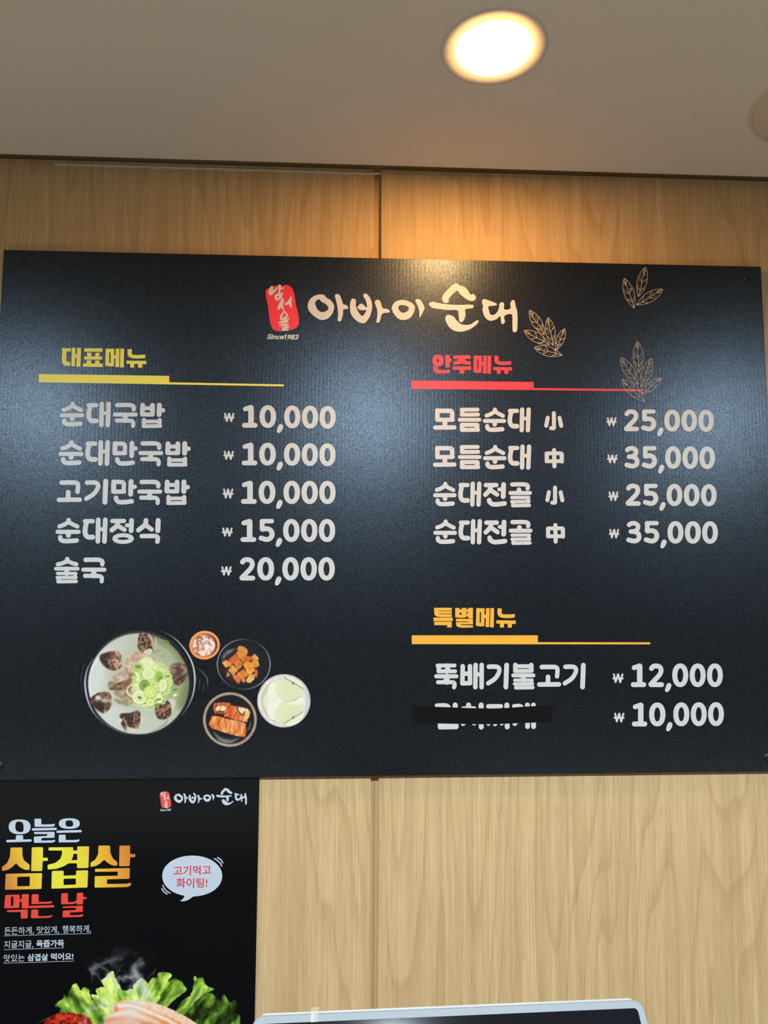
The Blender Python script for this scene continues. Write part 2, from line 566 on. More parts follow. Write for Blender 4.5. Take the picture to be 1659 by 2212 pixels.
def boxed(src, dst):
    """map the box src to dst (left, right, top, bottom[, drop of the right end])"""
    sl, sr, st, sb = src; dl, dr, dt, db = dst[:4]; k = dst[4] if len(dst) > 4 else 0.0
    def f(q):
        u = (q[0] - sl) / (sr - sl); v = (q[1] - st) / (sb - st)
        return (dl + u * (dr - dl), dt + v * (db - dt) + k * u)
    return f

def bounds(polys):
    P = np.array([q[:2] for p in polys for q in p])
    return P[:, 0].min(), P[:, 0].max(), P[:, 1].min(), P[:, 1].max()

# ---------------------------------------------------------------- lettering drawn stroke by stroke
SOON = [(50, (243, 68), (243, 92)), (46, (241, 88), (190, 118), (143, 134)), (46, (245, 88), (295, 116), (338, 136)), (46, (123, 194), (352, 194)), (54, (240, 200), (240, 232)),
        (50, (152, 254), (154, 272), (180, 291), (240, 294), (330, 288))]
DAE = [(48, (425, 82), (510, 82)), (54, (440, 96), (426, 170), (430, 225), (458, 254), (510, 256)), (52, (572, 68), (567, 301)), (52, (650, 68), (641, 302)), (42, (570, 169), (645, 169))]
GUK = [(48, (742, 77), (870, 76), (915, 86), (928, 104), (926, 125)), (45, (717, 182), (949, 182)), (56, (832, 186), (832, 248)), (46, (737, 248), (870, 249), (908, 256), (921, 275), (919, 306))]
BAP = [(54, (1026, 80), (1022, 178)), (54, (1136, 80), (1135, 178)), (44, (1026, 111), (1136, 111)), (46, (1020, 182), (1138, 182)), (56, (1213, 79), (1211, 182)), (48, (1215, 135), (1255, 135)),
       (46, (1040, 243), (1040, 308)), (48, (1216, 245), (1214, 306)), (40, (1042, 260), (1215, 260)), (42, (1036, 312), (1222, 310))]
MAN = [(54, (718, 508), (716, 612)), (48, (718, 510), (800, 510), (828, 530), (826, 605)), (46, (712, 616), (832, 614)), (54, (908, 504), (904, 642)), (46, (910, 562), (950, 562)),
       (50, (743, 682), (746, 702), (775, 727), (840, 729), (916, 720))]
GO = [(50, (120, 117), (250, 116), (292, 124), (304, 150), (299, 218)), (54, (194, 226), (193, 300)), (50, (91, 308), (322, 306))]
GI = [(50, (404, 117), (480, 116), (522, 130), (526, 175), (480, 245), (398, 298)), (56, (615, 101), (606, 337))]
JEONG = [(48, (688, 546), (818, 545)), (54, (750, 552), (738, 600), (682, 649)), (50, (745, 598), (822, 644)), (44, (850, 595), (898, 595)), (54, (902, 541), (897, 656)), ('ring', 808, 744, 119, 60, 62, 15)]
SIK = [(54, (1064, 542), (1054, 588), (982, 648)), (50, (1062, 592), (1127, 640)), (56, (1200, 541), (1196, 654)), (50, (1018, 715), (1150, 714), (1188, 722), (1197, 744), (1191, 777))]
SUL = [(50, (236, 508), (236, 534)), (46, (234, 530), (180, 555), (133, 565)), (46, (238, 530), (290, 552), (336, 565)), (42, (112, 614), (350, 614)), (56, (230, 616), (230, 668)),
       (37, (129, 667), (330, 667)), (40, (322, 670), (322, 712)), (36, (124, 713), (332, 712)), (44, (140, 716), (140, 754)), (40, (134, 758), (333, 755))]
MO = [(50, (128, 88), (129, 190)), (50, (130, 91), (255, 91), (290, 104), (292, 185)), (46, (127, 190), (299, 190)), (52, (212, 195), (212, 272)), (48, (104, 277), (317, 275))]
DEUM = [(44, (402, 80), (578, 79)), (48, (408, 85), (408, 134)), (44, (404, 136), (583, 134)), (44, (381, 192), (598, 192)), (46, (405, 249), (572, 248)), (52, (408, 250), (408, 304)), (54, (573, 252), (573, 302)), (46, (404, 305), (582, 305))]
SO = [(44, (1366, 169), (1349, 258)), (44, (1433, 118), (1434, 282)), (44, (1432, 286), (1403, 286)), (44, (1495, 170), (1513, 260))]
JUNG = [(46, (1437, 532), (1440, 711)), (46, (1356, 574), (1357, 654)), (46, (1520, 574), (1521, 657)), (42, (1354, 568), (1500, 567), (1520, 574)), (42, (1354, 655), (1522, 653))]
JEON = [(50, (672, 92), (788, 92)), (52, (728, 96), (715, 145), (666, 200)), (50, (726, 150), (797, 198)), (42, (820, 140), (868, 140)), (54, (870, 86), (866, 221)), (52, (709, 261), (714, 282), (752, 307), (810, 307), (881, 298))]
GOL = [(48, (966, 86), (1090, 85), (1133, 94), (1142, 112), (1139, 130)), (54, (1042, 146), (1042, 178)), (45, (946, 181), (1166, 181)), (38, (962, 232), (1152, 231)), (42, (1146, 234), (1146, 276)), (36, (960, 277), (1156, 276)), (44, (976, 280), (976, 318)), (40, (972, 321), (1158, 318))]
TTUK = [(38, (114, 122), (278, 121)), (44, (124, 124), (127, 176)), (48, (210, 124), (212, 176)), (38, (122, 178), (284, 177)), (40, (100, 226), (296, 226)), (56, (202, 228), (202, 280)), (40, (118, 283), (245, 283), (272, 289), (279, 308), (274, 333))]
BAE = [(44, (355, 130), (352, 296)), (44, (426, 130), (426, 294)), (42, (354, 202), (426, 202)), (44, (354, 296), (428, 294)), (44, (481, 118), (479, 333)), (44, (541, 118), (540, 333)), (42, (480, 209), (540, 209))]
BUL = [(44, (867, 118), (868, 172)), (44, (1020, 118), (1020, 172)), (38, (868, 130), (1020, 130)), (38, (864, 176), (1024, 174)), (39, (848, 218), (1040, 218)), (48, (944, 220), (944, 262)),
       (32, (862, 264), (1028, 264)), (34, (1022, 266), (1022, 298)), (32, (858, 300), (1032, 299)), (36, (876, 302), (877, 334)), (36, (872, 337), (1034, 334))]
KIM = [(42, (107, 512), (180, 510), (215, 522), (214, 560), (180, 600), (120, 640)), (48, (284, 506), (282, 640)), (44, (138, 668), (138, 722)), (44, (136, 672), (292, 670)), (44, (292, 672), (292, 720)), (56, (142, 715), (290, 713))]
CHI = [(48, (413, 506), (413, 540)), (42, (362, 541), (466, 540)), (46, (415, 545), (400, 620), (360, 686)), (46, (410, 610), (468, 682)), (48, (535, 506), (536, 720))]
JJI = [(42, (604, 519), (726, 518)), (40, (640, 525), (632, 620), (606, 688)), (40, (700, 525), (690, 620), (670, 692)), (38, (640, 620), (672, 690)), (38, (700, 620), (734, 686)), (48, (784, 506), (788, 718))]
GAE = [(42, (856, 518), (910, 517), (928, 540), (915, 620), (860, 688)), (46, (983, 506), (985, 716)), (46, (1041, 506), (1043, 716)), (42, (984, 610), (1042, 610))]

def glyph_polys(sts):
    out = []
    for s in sts:
        if s[0] == 'ring':
            _, cx, cy, ro, rp, ri, rj = s
            out.append(fill(oval(cx, cy, ro, rp, 56, 2.15), [oval(cx, cy, ri, rj, 40, 2.0)]))
        else:
            out.append(stroke_polys(s))
    return out

def glyph(pr, sts, dst):
    layers = glyph_polys(sts)
    f = boxed(bounds([p for l in layers for p in l]), dst)
    old = pr.xf
    pr.xf = f
    for l in layers: pr.layer(l)
    pr.xf = old

def word(pr, ox, oy, s, items):
    for sts, (l, r, t, b) in items:
        glyph(pr, sts, (ox + l / s, ox + r / s, oy + t / s, oy + b / s))

# digits: each drawn in its own traced units
D0 = [('ring', 667, 243, 109, 152, 40, 91)]
D1 = [('v', (368, 143, 60), (405, 132, 62), (438, 121, 62)), (72, (444, 126), (444, 352)), (62, (357, 357), (499, 357))]
D2 = [(64, (331, 640), (352, 615), (398, 607), (445, 624), (461, 670), (440, 722), (385, 782), (322, 848)), (64, (324, 853), (468, 853))]
D3 = [(60, (401, 625), (430, 607), (480, 606), (517, 637), (508, 685), (470, 711), (424, 714)), (62, (470, 714), (515, 735), (533, 780), (517, 822), (465, 840), (394, 824))]
D5 = [(58, (588, 100), (714, 100)), (62, (592, 104), (592, 205)), (64, (594, 207), (650, 200), (700, 222), (718, 272), (700, 320), (652, 343), (578, 324))]
COMMA = [('v', (838, 366, 62), (826, 396, 64), (813, 424, 52))]
WON = [(24, (100, 208), (122, 302)), (24, (122, 302), (152, 208)), (24, (156, 208), (180, 302)), (24, (210, 208), (183, 302)), (20, (90, 258), (216, 258))]
DIG = {'0': D0, '1': D1, '2': D2, '3': D3, '5': D5}
def price(name, text, box_, won, parent):
    """box_: left, right, top, bottom of the first digit, drop of the last"""
    pr = Print(BOARD_Y)
    wl, wr, wt, wb = won
    glyph(pr, WON, (wl, wr, wt, wb))
    l, r, t, b, drop = box_
    w = r - l
    cols = {0: (0, .166), 1: (.191, .360), 2: (.371, .441), 3: (.450, .624), 4: (.640, .813), 5: (.828, 1.0)}
    for k, ch in enumerate(text):
        a, c = cols[k]
        if ch == '0' and k == 1: a, c = .187, .364
        dy = drop * (a + c) / 2
        if ch == ',':
            h = b - t
            glyph(pr, COMMA, (l + a * w, l + c * w, t + .825 * h + dy, t + 1.215 * h + dy))
        else:
            glyph(pr, DIG[ch], (l + a * w, l + c * w, t + dy, b + dy))
    return pr.build(name, M['ink_white'], parent)

#%%BOARD
# ---------------------------------------------------------------- the menu board
BOARD_Y = -0.016
bl = at(7.8, 539.5, BOARD_Y); br = at(1644, 576, BOARD_Y)
bb = (at(0, 1685.5, BOARD_Y), at(1659, 1666.8, BOARD_Y))
board = thing('menu_board', 'large black satin menu board with white Korean dishes and prices, screwed to the wood wall', 'menu board', (0, 0, 0))
pbl = at(2.0, 539.5, BOARD_Y)
bm = bmesh.new()
xl0, xr0 = bl.x, br.x
def line_z(a, b, x): return a.z + (b.z - a.z) * (x - a.x) / (b.x - a.x)
xl1, xr1 = xl0 - 0.004, xr0 + 0.004
front = [Vector((xl0, BOARD_Y, line_z(bl, br, xl0))), Vector((xr0, BOARD_Y, line_z(bl, br, xr0))), Vector((xr1, BOARD_Y, line_z(*bb, xr1))), Vector((xl1, BOARD_Y, line_z(*bb, xl1)))]
fv = [bm.verts.new(v) for v in front]
bv = [bm.verts.new(v + Vector((0, 0.0065, 0))) for v in front]
bm.faces.new(fv); bm.faces.new(bv[::-1])
for k in range(4):
    bm.faces.new((fv[k], fv[(k + 1) % 4], bv[(k + 1) % 4], bv[k]))
bmesh.ops.bevel(bm, geom=bm.edges[:], offset=0.0006, segments=1, affect='EDGES')
bm_put('board_panel', bm, M['board'], board)
# spacers that hold the sheet off the wall
SCREWS = ((57, 570), (1614.5, 603.5), (-2, 1653), (1657, 1635))
for sx, sy in SCREWS:
    p = at(sx, sy, BOARD_Y)
    bm = bmesh.new()
    bmesh.ops.create_cone(bm, cap_ends=True, segments=20, radius1=0.006, radius2=0.006, depth=0.0092)
    bmesh.ops.transform(bm, matrix=Matrix.Translation((p.x, -0.0048, p.z)) @ Matrix.Rotation(math.pi / 2, 4, 'X'), verts=bm.verts)
    bm_put('spacer', bm, M['edge'], board)
    # pan-head cross-slot screw
    bm = bmesh.new()
    R, Hh = 0.0088, 0.0048
    prof = [(R, 0), (R, 0.0012)] + [(R * math.cos(a), 0.0012 + (Hh - 0.0012) * math.sin(a)) for a in (0.3, 0.6, 0.9, 1.15)]
    lathe(bm, [(r, z) for r, z in prof] , 0, 0, 32)
    top_r = prof[-1][0]; zt = prof[-1][1]
    # recessed cross: an outline ring at the top, a floor below
    cw, cl = 0.0011, 0.0034
    cross = [(cw, cl), (cw, cw), (cl, cw), (cl, -cw), (cw, -cw), (cw, -cl), (-cw, -cl), (-cw, -cw), (-cl, -cw), (-cl, cw), (-cw, cw), (-cw, cl)]
    ring = [(top_r * math.cos(2 * math.pi * k / 32), top_r * math.sin(2 * math.pi * k / 32)) for k in range(32)]
    for tri in fill(ring, [cross]):
        bm.faces.new([bm.verts.new((q[0], q[1], zt)) for q in tri])
    lo = [bm.verts.new((x, y, zt - 0.0022)) for x, y in cross]; hi = [bm.verts.new((x, y, zt)) for x, y in cross]
    for k in range(12):
        bm.faces.new((hi[k], hi[(k + 1) % 12], lo[(k + 1) % 12], lo[k]))
    bm.faces.new(lo)
    bmesh.ops.remove_doubles(bm, verts=bm.verts, dist=1e-6)
    bmesh.ops.transform(bm, matrix=Matrix.Translation((p.x, BOARD_Y, p.z)) @ Matrix.Rotation(math.pi / 2, 4, 'X') @ Matrix.Rotation(random.random(), 4, 'Z'), verts=bm.verts)
    bm_put('screw', bm, M['screw'], board)

# ---- logo
A_OUT = [(135, 180), (200, 165), (262, 178), (287, 212), (340, 240), (385, 298), (393, 355), (370, 430), (310, 495), (240, 517), (180, 505), (100, 450), (45, 385), (30, 320), (50, 250), (85, 210)]
A_IN = [(160, 242), (190, 234), (206, 252), (228, 272), (280, 300), (316, 350), (300, 385), (260, 405), (215, 408), (170, 380), (140, 320), (135, 275)]
A_BAR = [(405, 190), (415, 165), (440, 160), (470, 175), (495, 230), (520, 300), (560, 312), (588, 345), (575, 367), (522, 375), (515, 440), (490, 525), (465, 537), (444, 520), (450, 440), (440, 340), (420, 250)]
B_OUT = [(612, 340), (615, 290), (628, 240), (655, 222), (690, 238), (695, 275), (694, 325), (720, 395), (760, 448), (782, 463), (808, 440), (838, 382), (805, 384), (760, 380), (722, 362), (716, 338), (740, 308), (765, 293), (800, 310), (838, 345), (848, 330), (840, 280), (822, 230), (798, 190), (805, 160), (825, 153), (870, 185), (905, 250), (918, 330), (905, 420), (870, 500), (820, 555), (780, 562), (720, 540), (655, 480), (622, 420)]
B_BAR = [(955, 270), (970, 245), (1000, 242), (1030, 260), (1062, 352), (1120, 365), (1160, 390), (1148, 415), (1060, 430), (1035, 500), (1015, 548), (990, 555), (976, 540), (990, 460), (985, 370), (960, 300)]
I_OUT = [(1190, 350), (1215, 290), (1270, 252), (1350, 242), (1430, 265), (1490, 305), (1507, 350), (1490, 420), (1440, 490), (1360, 517), (1280, 500), (1210, 420)]
I_IN = [(1278, 350), (1295, 320), (1340, 312), (1400, 328), (1425, 355), (1405, 395), (1350, 420), (1305, 400)]
I_BAR = [(1515, 260), (1525, 235), (1555, 228), (1600, 260), (1638, 345), (1625, 395), (1580, 478), (1570, 472), (1568, 400), (1545, 320)]
S_TOP = [(380, 310), (400, 250), (450, 190), (540, 105), (600, 83), (640, 115), (700, 130), (760, 180), (800, 245), (850, 243), (885, 290), (865, 335), (820, 347), (760, 330), (690, 280), (640, 235), (614, 194), (570, 215), (520, 265), (478, 318), (482, 355), (455, 375), (405, 370)]
S_BAR = [(183, 395), (205, 365), (260, 362), (400, 390), (600, 405), (820, 402), (850, 430), (828, 455), (728, 470), (730, 540), (715, 610), (680, 662), (642, 655), (635, 630), (625, 550), (606, 485), (450, 480), (260, 455), (210, 430)]
S_BOT = [(428, 610), (445, 565), (480, 552), (550, 580), (600, 640), (680, 698), (800, 698), (870, 652), (910, 635), (925, 655), (880, 710), (780, 775), (660, 805), (560, 790), (490, 740), (445, 670)]
DAE_L = [(975, 370), (985, 330), (1010, 318), (1080, 340), (1188, 383), (1192, 408), (1160, 417), (1074, 428), (1080, 490), (1100, 545), (1150, 555), (1200, 515), (1232, 440), (1234, 400), (1262, 365), (1305, 385), (1308, 470), (1398, 462), (1400, 380), (1432, 332), (1465, 350), (1475, 410), (1500, 500), (1507, 620), (1500, 780), (1470, 812), (1435, 795), (1430, 700), (1420, 548), (1312, 570), (1318, 660), (1290, 690), (1262, 672), (1250, 575), (1190, 620), (1110, 642), (1050, 620), (1005, 560), (985, 480), (992, 420)]
CC = catmull_closed
def logo_layers():
    """lettering of the logo in photo pixels where it stands on the board"""
    a, b = scaled(660, 610, 6.381), scaled(900, 600, 6.9125)
    out = []
    for f, o, h in ((a, A_OUT, [A_IN]), (a, A_BAR, []), (a, B_OUT, []), (a, B_BAR, []), (a, I_OUT, [I_IN]), (a, I_BAR, []), (b, S_TOP, []), (b, S_BAR, []), (b, S_BOT, []), (b, DAE_L, [])):
        out.append([[f(q) for q in tri] for tri in fill(CC(o), [CC(x) for x in h])])
    return out
STAMP = [(118, 250), (140, 200), (190, 180), (215, 155), (330, 140), (420, 145), (440, 131), (515, 132), (570, 170), (610, 230), (635, 330), (655, 470), (690, 620), (710, 760), (693, 858), (620, 920), (480, 945), (350, 955), (260, 930), (215, 860), (185, 740), (160, 520), (128, 380)]
STAMP_INK = [('v', (225, 172, 42), (208, 235, 62), (203, 282, 58), (260, 245, 36), (322, 178, 18)), ('v', (365, 148, 46), (363, 215, 36), (352, 278, 14)), ('v', (368, 205, 20), (410, 190, 22), (446, 180, 10)),
             ('v', (296, 318, 30), (300, 362, 42), (316, 408, 16)), ('v', (296, 325, 30), (350, 300, 40), (412, 282, 26)), ('v', (410, 290, 26), (380, 340, 44), (338, 400, 18)), ('v', (318, 402, 12), (360, 370, 22), (402, 342, 22)),
             ('v', (418, 388, 40), (402, 445, 54), (360, 525, 48), (340, 575, 12)), ('v', (382, 455, 30), (412, 520, 30), (442, 592, 12)),
             ('v', (446, 476, 16), (500, 462, 36), (545, 415, 46)), ('v', (567, 352, 28), (552, 425, 46), (560, 490, 38), (576, 545, 10)),
             ('v', (442, 600, 14), (405, 665, 28), (387, 720, 34), (430, 735, 26), (488, 692, 30), (500, 662, 26), (446, 604, 22)), ('v', (388, 750, 14), (450, 738, 24), (532, 734, 20)),
             ('v', (354, 806, 20), (430, 775, 28), (512, 768, 20)), ('v', (368, 850, 20), (440, 806, 24), (512, 788, 22)), ('v', (398, 878, 20), (450, 842, 30), (516, 842, 26)),
             ('v', (420, 915, 22), (470, 878, 24), (500, 860, 18)), ('v', (410, 944, 16), (480, 905, 26), (535, 888, 16)), ('v', (425, 945, 14), (515, 935, 22))]
STAMP_INK = thick(STAMP_INK, 1.16)
STXF = scaled(560, 600, 8.295)

def text_polys(s, box4, shear=0.0, bold=0.0, squeeze=None):
    """a line set in Blender's own typeface, as triangles mapped into four photo-pixel corners (tl, tr, br, bl)"""
    cu = bpy.data.curves.new('line', 'FONT')
    cu.body = s; cu.size = 1.0; cu.offset = bold; cu.shear = shear; cu.resolution_u = 4
    ob = bpy.data.objects.new('line', cu)
    COL.objects.link(ob)
    dg = bpy.context.evaluated_depsgraph_get()
    me = ob.evaluated_get(dg).to_mesh()
    V = [(v.co.x, v.co.y) for v in me.vertices]
    F = [list(p.vertices) for p in me.polygons]
    ob.evaluated_get(dg).to_mesh_clear()
    bpy.data.objects.remove(ob); bpy.data.curves.remove(cu)
    x = np.array(V); l, b = x.min(0); r, t = x.max(0)
    tl, tr, brr, bll = [np.array(q, float) for q in box4]
    def f(q):
        u = (q[0] - l) / (r - l); v = (t - q[1]) / (t - b)
        p = (1 - v) * ((1 - u) * tl + u * tr) + v * ((1 - u) * bll + u * brr)
        return (p[0], p[1])
    return [[f(V[i]) for i in p] for p in F]

pr = Print(BOARD_Y)
for l in logo_layers(): pr.layer(l)
pr.build('logo_lettering', M['ink_white'], board)
pr = Print(BOARD_Y, xf=STXF)
pr.layer(fill(CC(STAMP)))
stamp = pr.build('logo_stamp', M['ink_stamp'], board)
pr = Print(BOARD_Y, 0.00045, STXF)
pr.strokes(STAMP_INK)
pr.build('stamp_lettering', M['ink_white'], stamp)
pr = Print(BOARD_Y, xf=STXF)
pr.layer(text_polys('Since', ((136, 1006), (446, 1010), (444, 1104), (132, 1100)), 0.28, 0.032))
pr.strokes([(19, (482, 1020), (463, 1098)), (15, (456, 1034), (484, 1019))])
pr.layer(text_polys('983', ((504, 1016), (708, 1018), (706, 1112), (496, 1108)), 0.28, 0.032))
pr.build('since_lettering', M['ink_white'], board)

# ---- headings: slab letters as outlines
def slabs(polys, rings=()):
    return list(polys), list(rings)
ME = [[(855, 103), (918, 104), (914, 403), (880, 402), (848, 395)], [(940, 105), (1003, 106), (998, 402), (960, 407), (938, 408)], [(912, 104), (946, 105), (946, 168), (912, 168)], [(905, 346), (944, 346), (944, 408), (905, 406)],
      [(998, 212), (1030, 212), (1030, 270), (998, 270)], [(1028, 103), (1090, 103), (1083, 418), (1020, 418)], [(1105, 103), (1170, 103), (1165, 425), (1097, 422)]]
NYU = [[(1228, 112), (1302, 112), (1303, 188), (1320, 208), (1400, 212), (1470, 210), (1532, 203), (1530, 263), (1470, 270), (1400, 274), (1310, 268), (1250, 243), (1228, 200)],
       [(1210, 308), (1548, 312), (1548, 370), (1210, 362)], [(1272, 356), (1345, 356), (1343, 427), (1273, 426)], [(1407, 360), (1481, 362), (1480, 429), (1408, 428)]]
H1 = [[(110, 95), (262, 96), (262, 152), (110, 150)], [(118, 148), (190, 150), (184, 220), (182, 290), (192, 322), (218, 336), (254, 338), (250, 396), (195, 398), (150, 388), (118, 352), (106, 290), (110, 220)],
      [(278, 88), (340, 88), (330, 405), (270, 405)], [(368, 90), (435, 90), (425, 410), (355, 410)], [(330, 202), (365, 202), (362, 260), (328, 260)],
      [(490, 98), (803, 100), (801, 158), (488, 157)], [(532, 172), (608, 172), (616, 240), (542, 240)], [(684, 174), (756, 175), (745, 240), (672, 240)], [(490, 235), (796, 238), (795, 291), (490, 290)],
      [(532, 302), (606, 302), (606, 360), (529, 360)], [(676, 304), (746, 305), (748, 362), (674, 362)], [(470, 354), (806, 358), (806, 418), (470, 411)]] + ME + NYU
def rebox(polys, src, dst):
    f = boxed(src, dst); return [[f(q) for q in p] for p in polys]
MEB, NYB = (848, 1170, 103, 425), (1210, 1548, 112, 429)
H2 = [[(330, 93), (405, 93), (407, 305), (335, 305)], [(400, 150), (425, 150), (440, 165), (440, 212), (400, 212)], [(128, 292), (203, 292), (206, 335), (228, 350), (320, 350), (410, 342), (408, 400), (280, 411), (180, 405), (137, 375)],
      [(468, 100), (763, 100), (763, 160), (468, 162)], [(565, 155), (672, 155), (660, 185), (630, 228), (560, 252), (468, 263), (470, 206), (540, 192)], [(598, 200), (655, 172), (690, 194), (765, 205), (762, 266), (690, 256), (610, 238)],
      [(460, 288), (773, 288), (773, 348), (460, 348)], [(577, 345), (655, 345), (655, 410), (577, 410)]] + rebox(ME, MEB, (812, 1113, 105, 416)) + rebox(NYU, NYB, (1152, 1470, 108, 418))
H3 = [[(142, 102), (222, 102), (222, 256), (180, 248), (152, 225), (142, 190)], [(140, 102), (442, 102), (442, 149), (140, 149)], [(200, 158), (442, 158), (442, 200), (200, 200)], [(180, 206), (260, 210), (442, 210), (442, 258), (250, 259), (175, 244)],
      [(130, 268), (458, 268), (458, 329), (130, 329)], [(143, 340), (442, 340), (442, 400), (143, 398)], [(364, 380), (442, 380), (438, 439), (362, 437)],
      [(500, 105), (573, 105), (573, 268), (500, 260)], [(612, 105), (690, 105), (688, 262), (612, 272)], [(560, 130), (630, 130), (630, 186), (560, 186)], [(500, 218), (688, 218), (686, 262), (640, 272), (590, 275), (500, 262)],
      [(725, 103), (803, 103), (803, 282), (725, 282)], [(693, 125), (730, 125), (730, 178), (693, 178)], [(693, 195), (730, 195), (730, 252), (693, 252)],
      [(513, 290), (803, 290), (803, 334), (513, 334)], [(728, 325), (803, 325), (803, 384), (728, 384)], [(515, 346), (803, 346), (803, 384), (515, 384)], [(515, 346), (592, 346), (600, 405), (525, 405)], [(517, 392), (590, 396), (805, 402), (806, 438), (640, 443), (545, 432), (520, 410)]] \
     + rebox(ME, MEB, (853, 1163, 108, 437)) + rebox(NYU, NYB, (1203, 1533, 112, 440))
H2_RING = [(oval(207, 188, 92, 98, 48, 2.6), [oval(207, 188, 20, 31, 32, 2.2)])]
def heading(polys, ox, oy, ink, rings=()):
    pr = Print(BOARD_Y, xf=scaled(ox, oy, 7.9))
    for p in polys: pr.layer(fill(p))
    for o_, h in rings: pr.layer(fill(o_, h))
    return pr.build('section_heading', M[ink], board)
heading(H1, 120, 740, 'ink_yellow')
heading(H2, 920, 755, 'ink_red', H2_RING)
heading(H3, 920, 1300, 'ink_orange')
def rule(pts, ink):
    pr = Print(BOARD_Y); pr.layer(fill(pts)); return pr.build('heading_bar', M[ink], board)
rule([(84, 808), (365.5, 812), (365.5, 825.7), (613, 830.5), (613, 834.5), (84, 825.6)], 'ink_yellow')
rule([(889, 822), (1152.5, 825), (1153, 838.2), (1389, 841), (1389, 845), (889, 840)], 'ink_red')
rule([(889.5, 1372.4), (1161.7, 1372.4), (1162, 1387.2), (1404.5, 1387.5), (1404.5, 1392), (889.5, 1391.5)], 'ink_orange')

# ---- dishes and prices
A_, B_, C_, F_, G_, S_ = (110, 860, 5.184), (110, 1020, 5.184), (100, 1110, 5.184), (920, 870, 5.184), (920, 1030, 5.184), (920, 1410, 4.484)
LINES = [
    (A_, [(SOON, (98, 375, 42, 318)), (DAE, (398, 672, 40, 327)), (GUK, (695, 972, 52, 333)), (BAP, (997, 1280, 52, 335))]),
    (A_, [(SOON, (85, 363, 472, 752)), (DAE, (385, 662, 470, 758)), (MAN, (690, 972, 478, 758)), (GUK, (980, 1257, 482, 765)), (BAP, (1280, 1565, 482, 768))]),
    (B_, [(GO, (65, 347, 90, 335)), (GI, (372, 642, 73, 363)), (MAN, (675, 962, 77, 362)), (GUK, (968, 1247, 84, 368)), (BAP, (1271, 1556, 82, 368))]),
    (B_, [(SOON, (52, 333, 513, 797)), (DAE, (355, 635, 508, 801)), (JEONG, (655, 930, 515, 803)), (SIK, (954, 1229, 513, 803))]),
    (C_, [(SUL, (88, 372, 482, 779)), (GUK, (392, 673, 488, 779))]),
    (F_, [(MO, (80, 342, 63, 302)), (DEUM, (358, 620, 55, 328)), (SOON, (638, 898, 55, 327)), (DAE, (915, 1175, 52, 332)), (SO, (1325, 1537, 95, 307))]),
    (F_, [(MO, (80, 342, 482, 718)), (DEUM, (358, 622, 473, 745)), (SOON, (640, 902, 472, 745)), (DAE, (918, 1180, 467, 750)), (JUNG, (1330, 1545, 508, 735))]),
    (G_, [(SOON, (82, 342, 57, 330)), (DAE, (362, 622, 53, 335)), (JEON, (640, 907, 60, 335)), (GOL, (925, 1187, 60, 342)), (SO, (1338, 1550, 98, 312))]),
    (G_, [(SOON, (84, 347, 477, 752)), (DAE, (365, 628, 473, 758)), (JEON, (645, 912, 480, 757)), (GOL, (928, 1194, 482, 763)), (JUNG, (1345, 1558, 518, 747))]),
    (S_, [(TTUK, (80, 315, 103, 355)), (BAE, (332, 562, 97, 355)), (GI, (583, 805, 97, 355)), (BUL, (828, 1060, 97, 357)), (GO, (1077, 1310, 115, 330)), (GI, (1325, 1548, 98, 355))]),
]
for src, items in LINES:
    pr = Print(BOARD_Y)
    word(pr, *src, [i for i in items if i[0] is not SO and i[0] is not JUNG])
    pr.build('dish_name', M['ink_white'], board)
    for i in items:
        if i[0] is SO or i[0] is JUNG:
            pr = Print(BOARD_Y)
            word(pr, *src, [i])
            pr.build('size_mark', M['ink_white'], board)
pr = Print(BOARD_Y, xf=scaled(920, 1410, 4.484))
for g in (KIM, CHI, JJI, GAE): pr.strokes(g)
pr.build('dish_name', M['ink_white'], board)
PRICES = [
    ('10,000', (522.9, 725.0, 874.6, 923.6, 2.7), (483, 506.8, 891.7, 911.4)),
    ('10,000', (522.1, 724.7, 956.0, 1005.0, 1.9), (482.2, 505.6, 973.9, 993.5)),
    ('10,000', (520.5, 724.8, 1038.4, 1088.3, 0.5), (481, 504.3, 1055.5, 1077.1)),
    ('15,000', (519.6, 723.9, 1121.0, 1170.6, 0.2), (479, 502.9, 1139.6, 1159.2)),
    ('20,000', (517.2, 723.1, 1203.6, 1254.0, 0.0), (477, 500.9, 1223.4, 1243.5)),
    ('25,000', (1347.8, 1541.8, 884.2, 931.4, 1.3), (1309.9, 1332, 901.4, 920.5)),
    ('35,000', (1349.0, 1544.4, 963.3, 1011.9, 1.4), (1311.2, 1333.9, 981.8, 1000.7)),
    ('25,000', (1351.3, 1547.9, 1044.7, 1092.5, 1.2), (1313.8, 1336, 1061.6, 1082.3)),
    ('35,000', (1352.8, 1550.8, 1125.2, 1173.8, 0.9), (1315.2, 1337.8, 1142.5, 1163.2)),
    ('12,000', (1362.8, 1561.4, 1433.3, 1484.2, -0.1), (1322.8, 1347.2, 1454.8, 1475.4)),
    ('10,000', (1365.1, 1563.7, 1517.9, 1569.3, -1.1), (1325.6, 1349.2, 1539.7, 1560.4)),
]
for text, b_, w_ in PRICES:
    price('price', text, b_, w_, board)

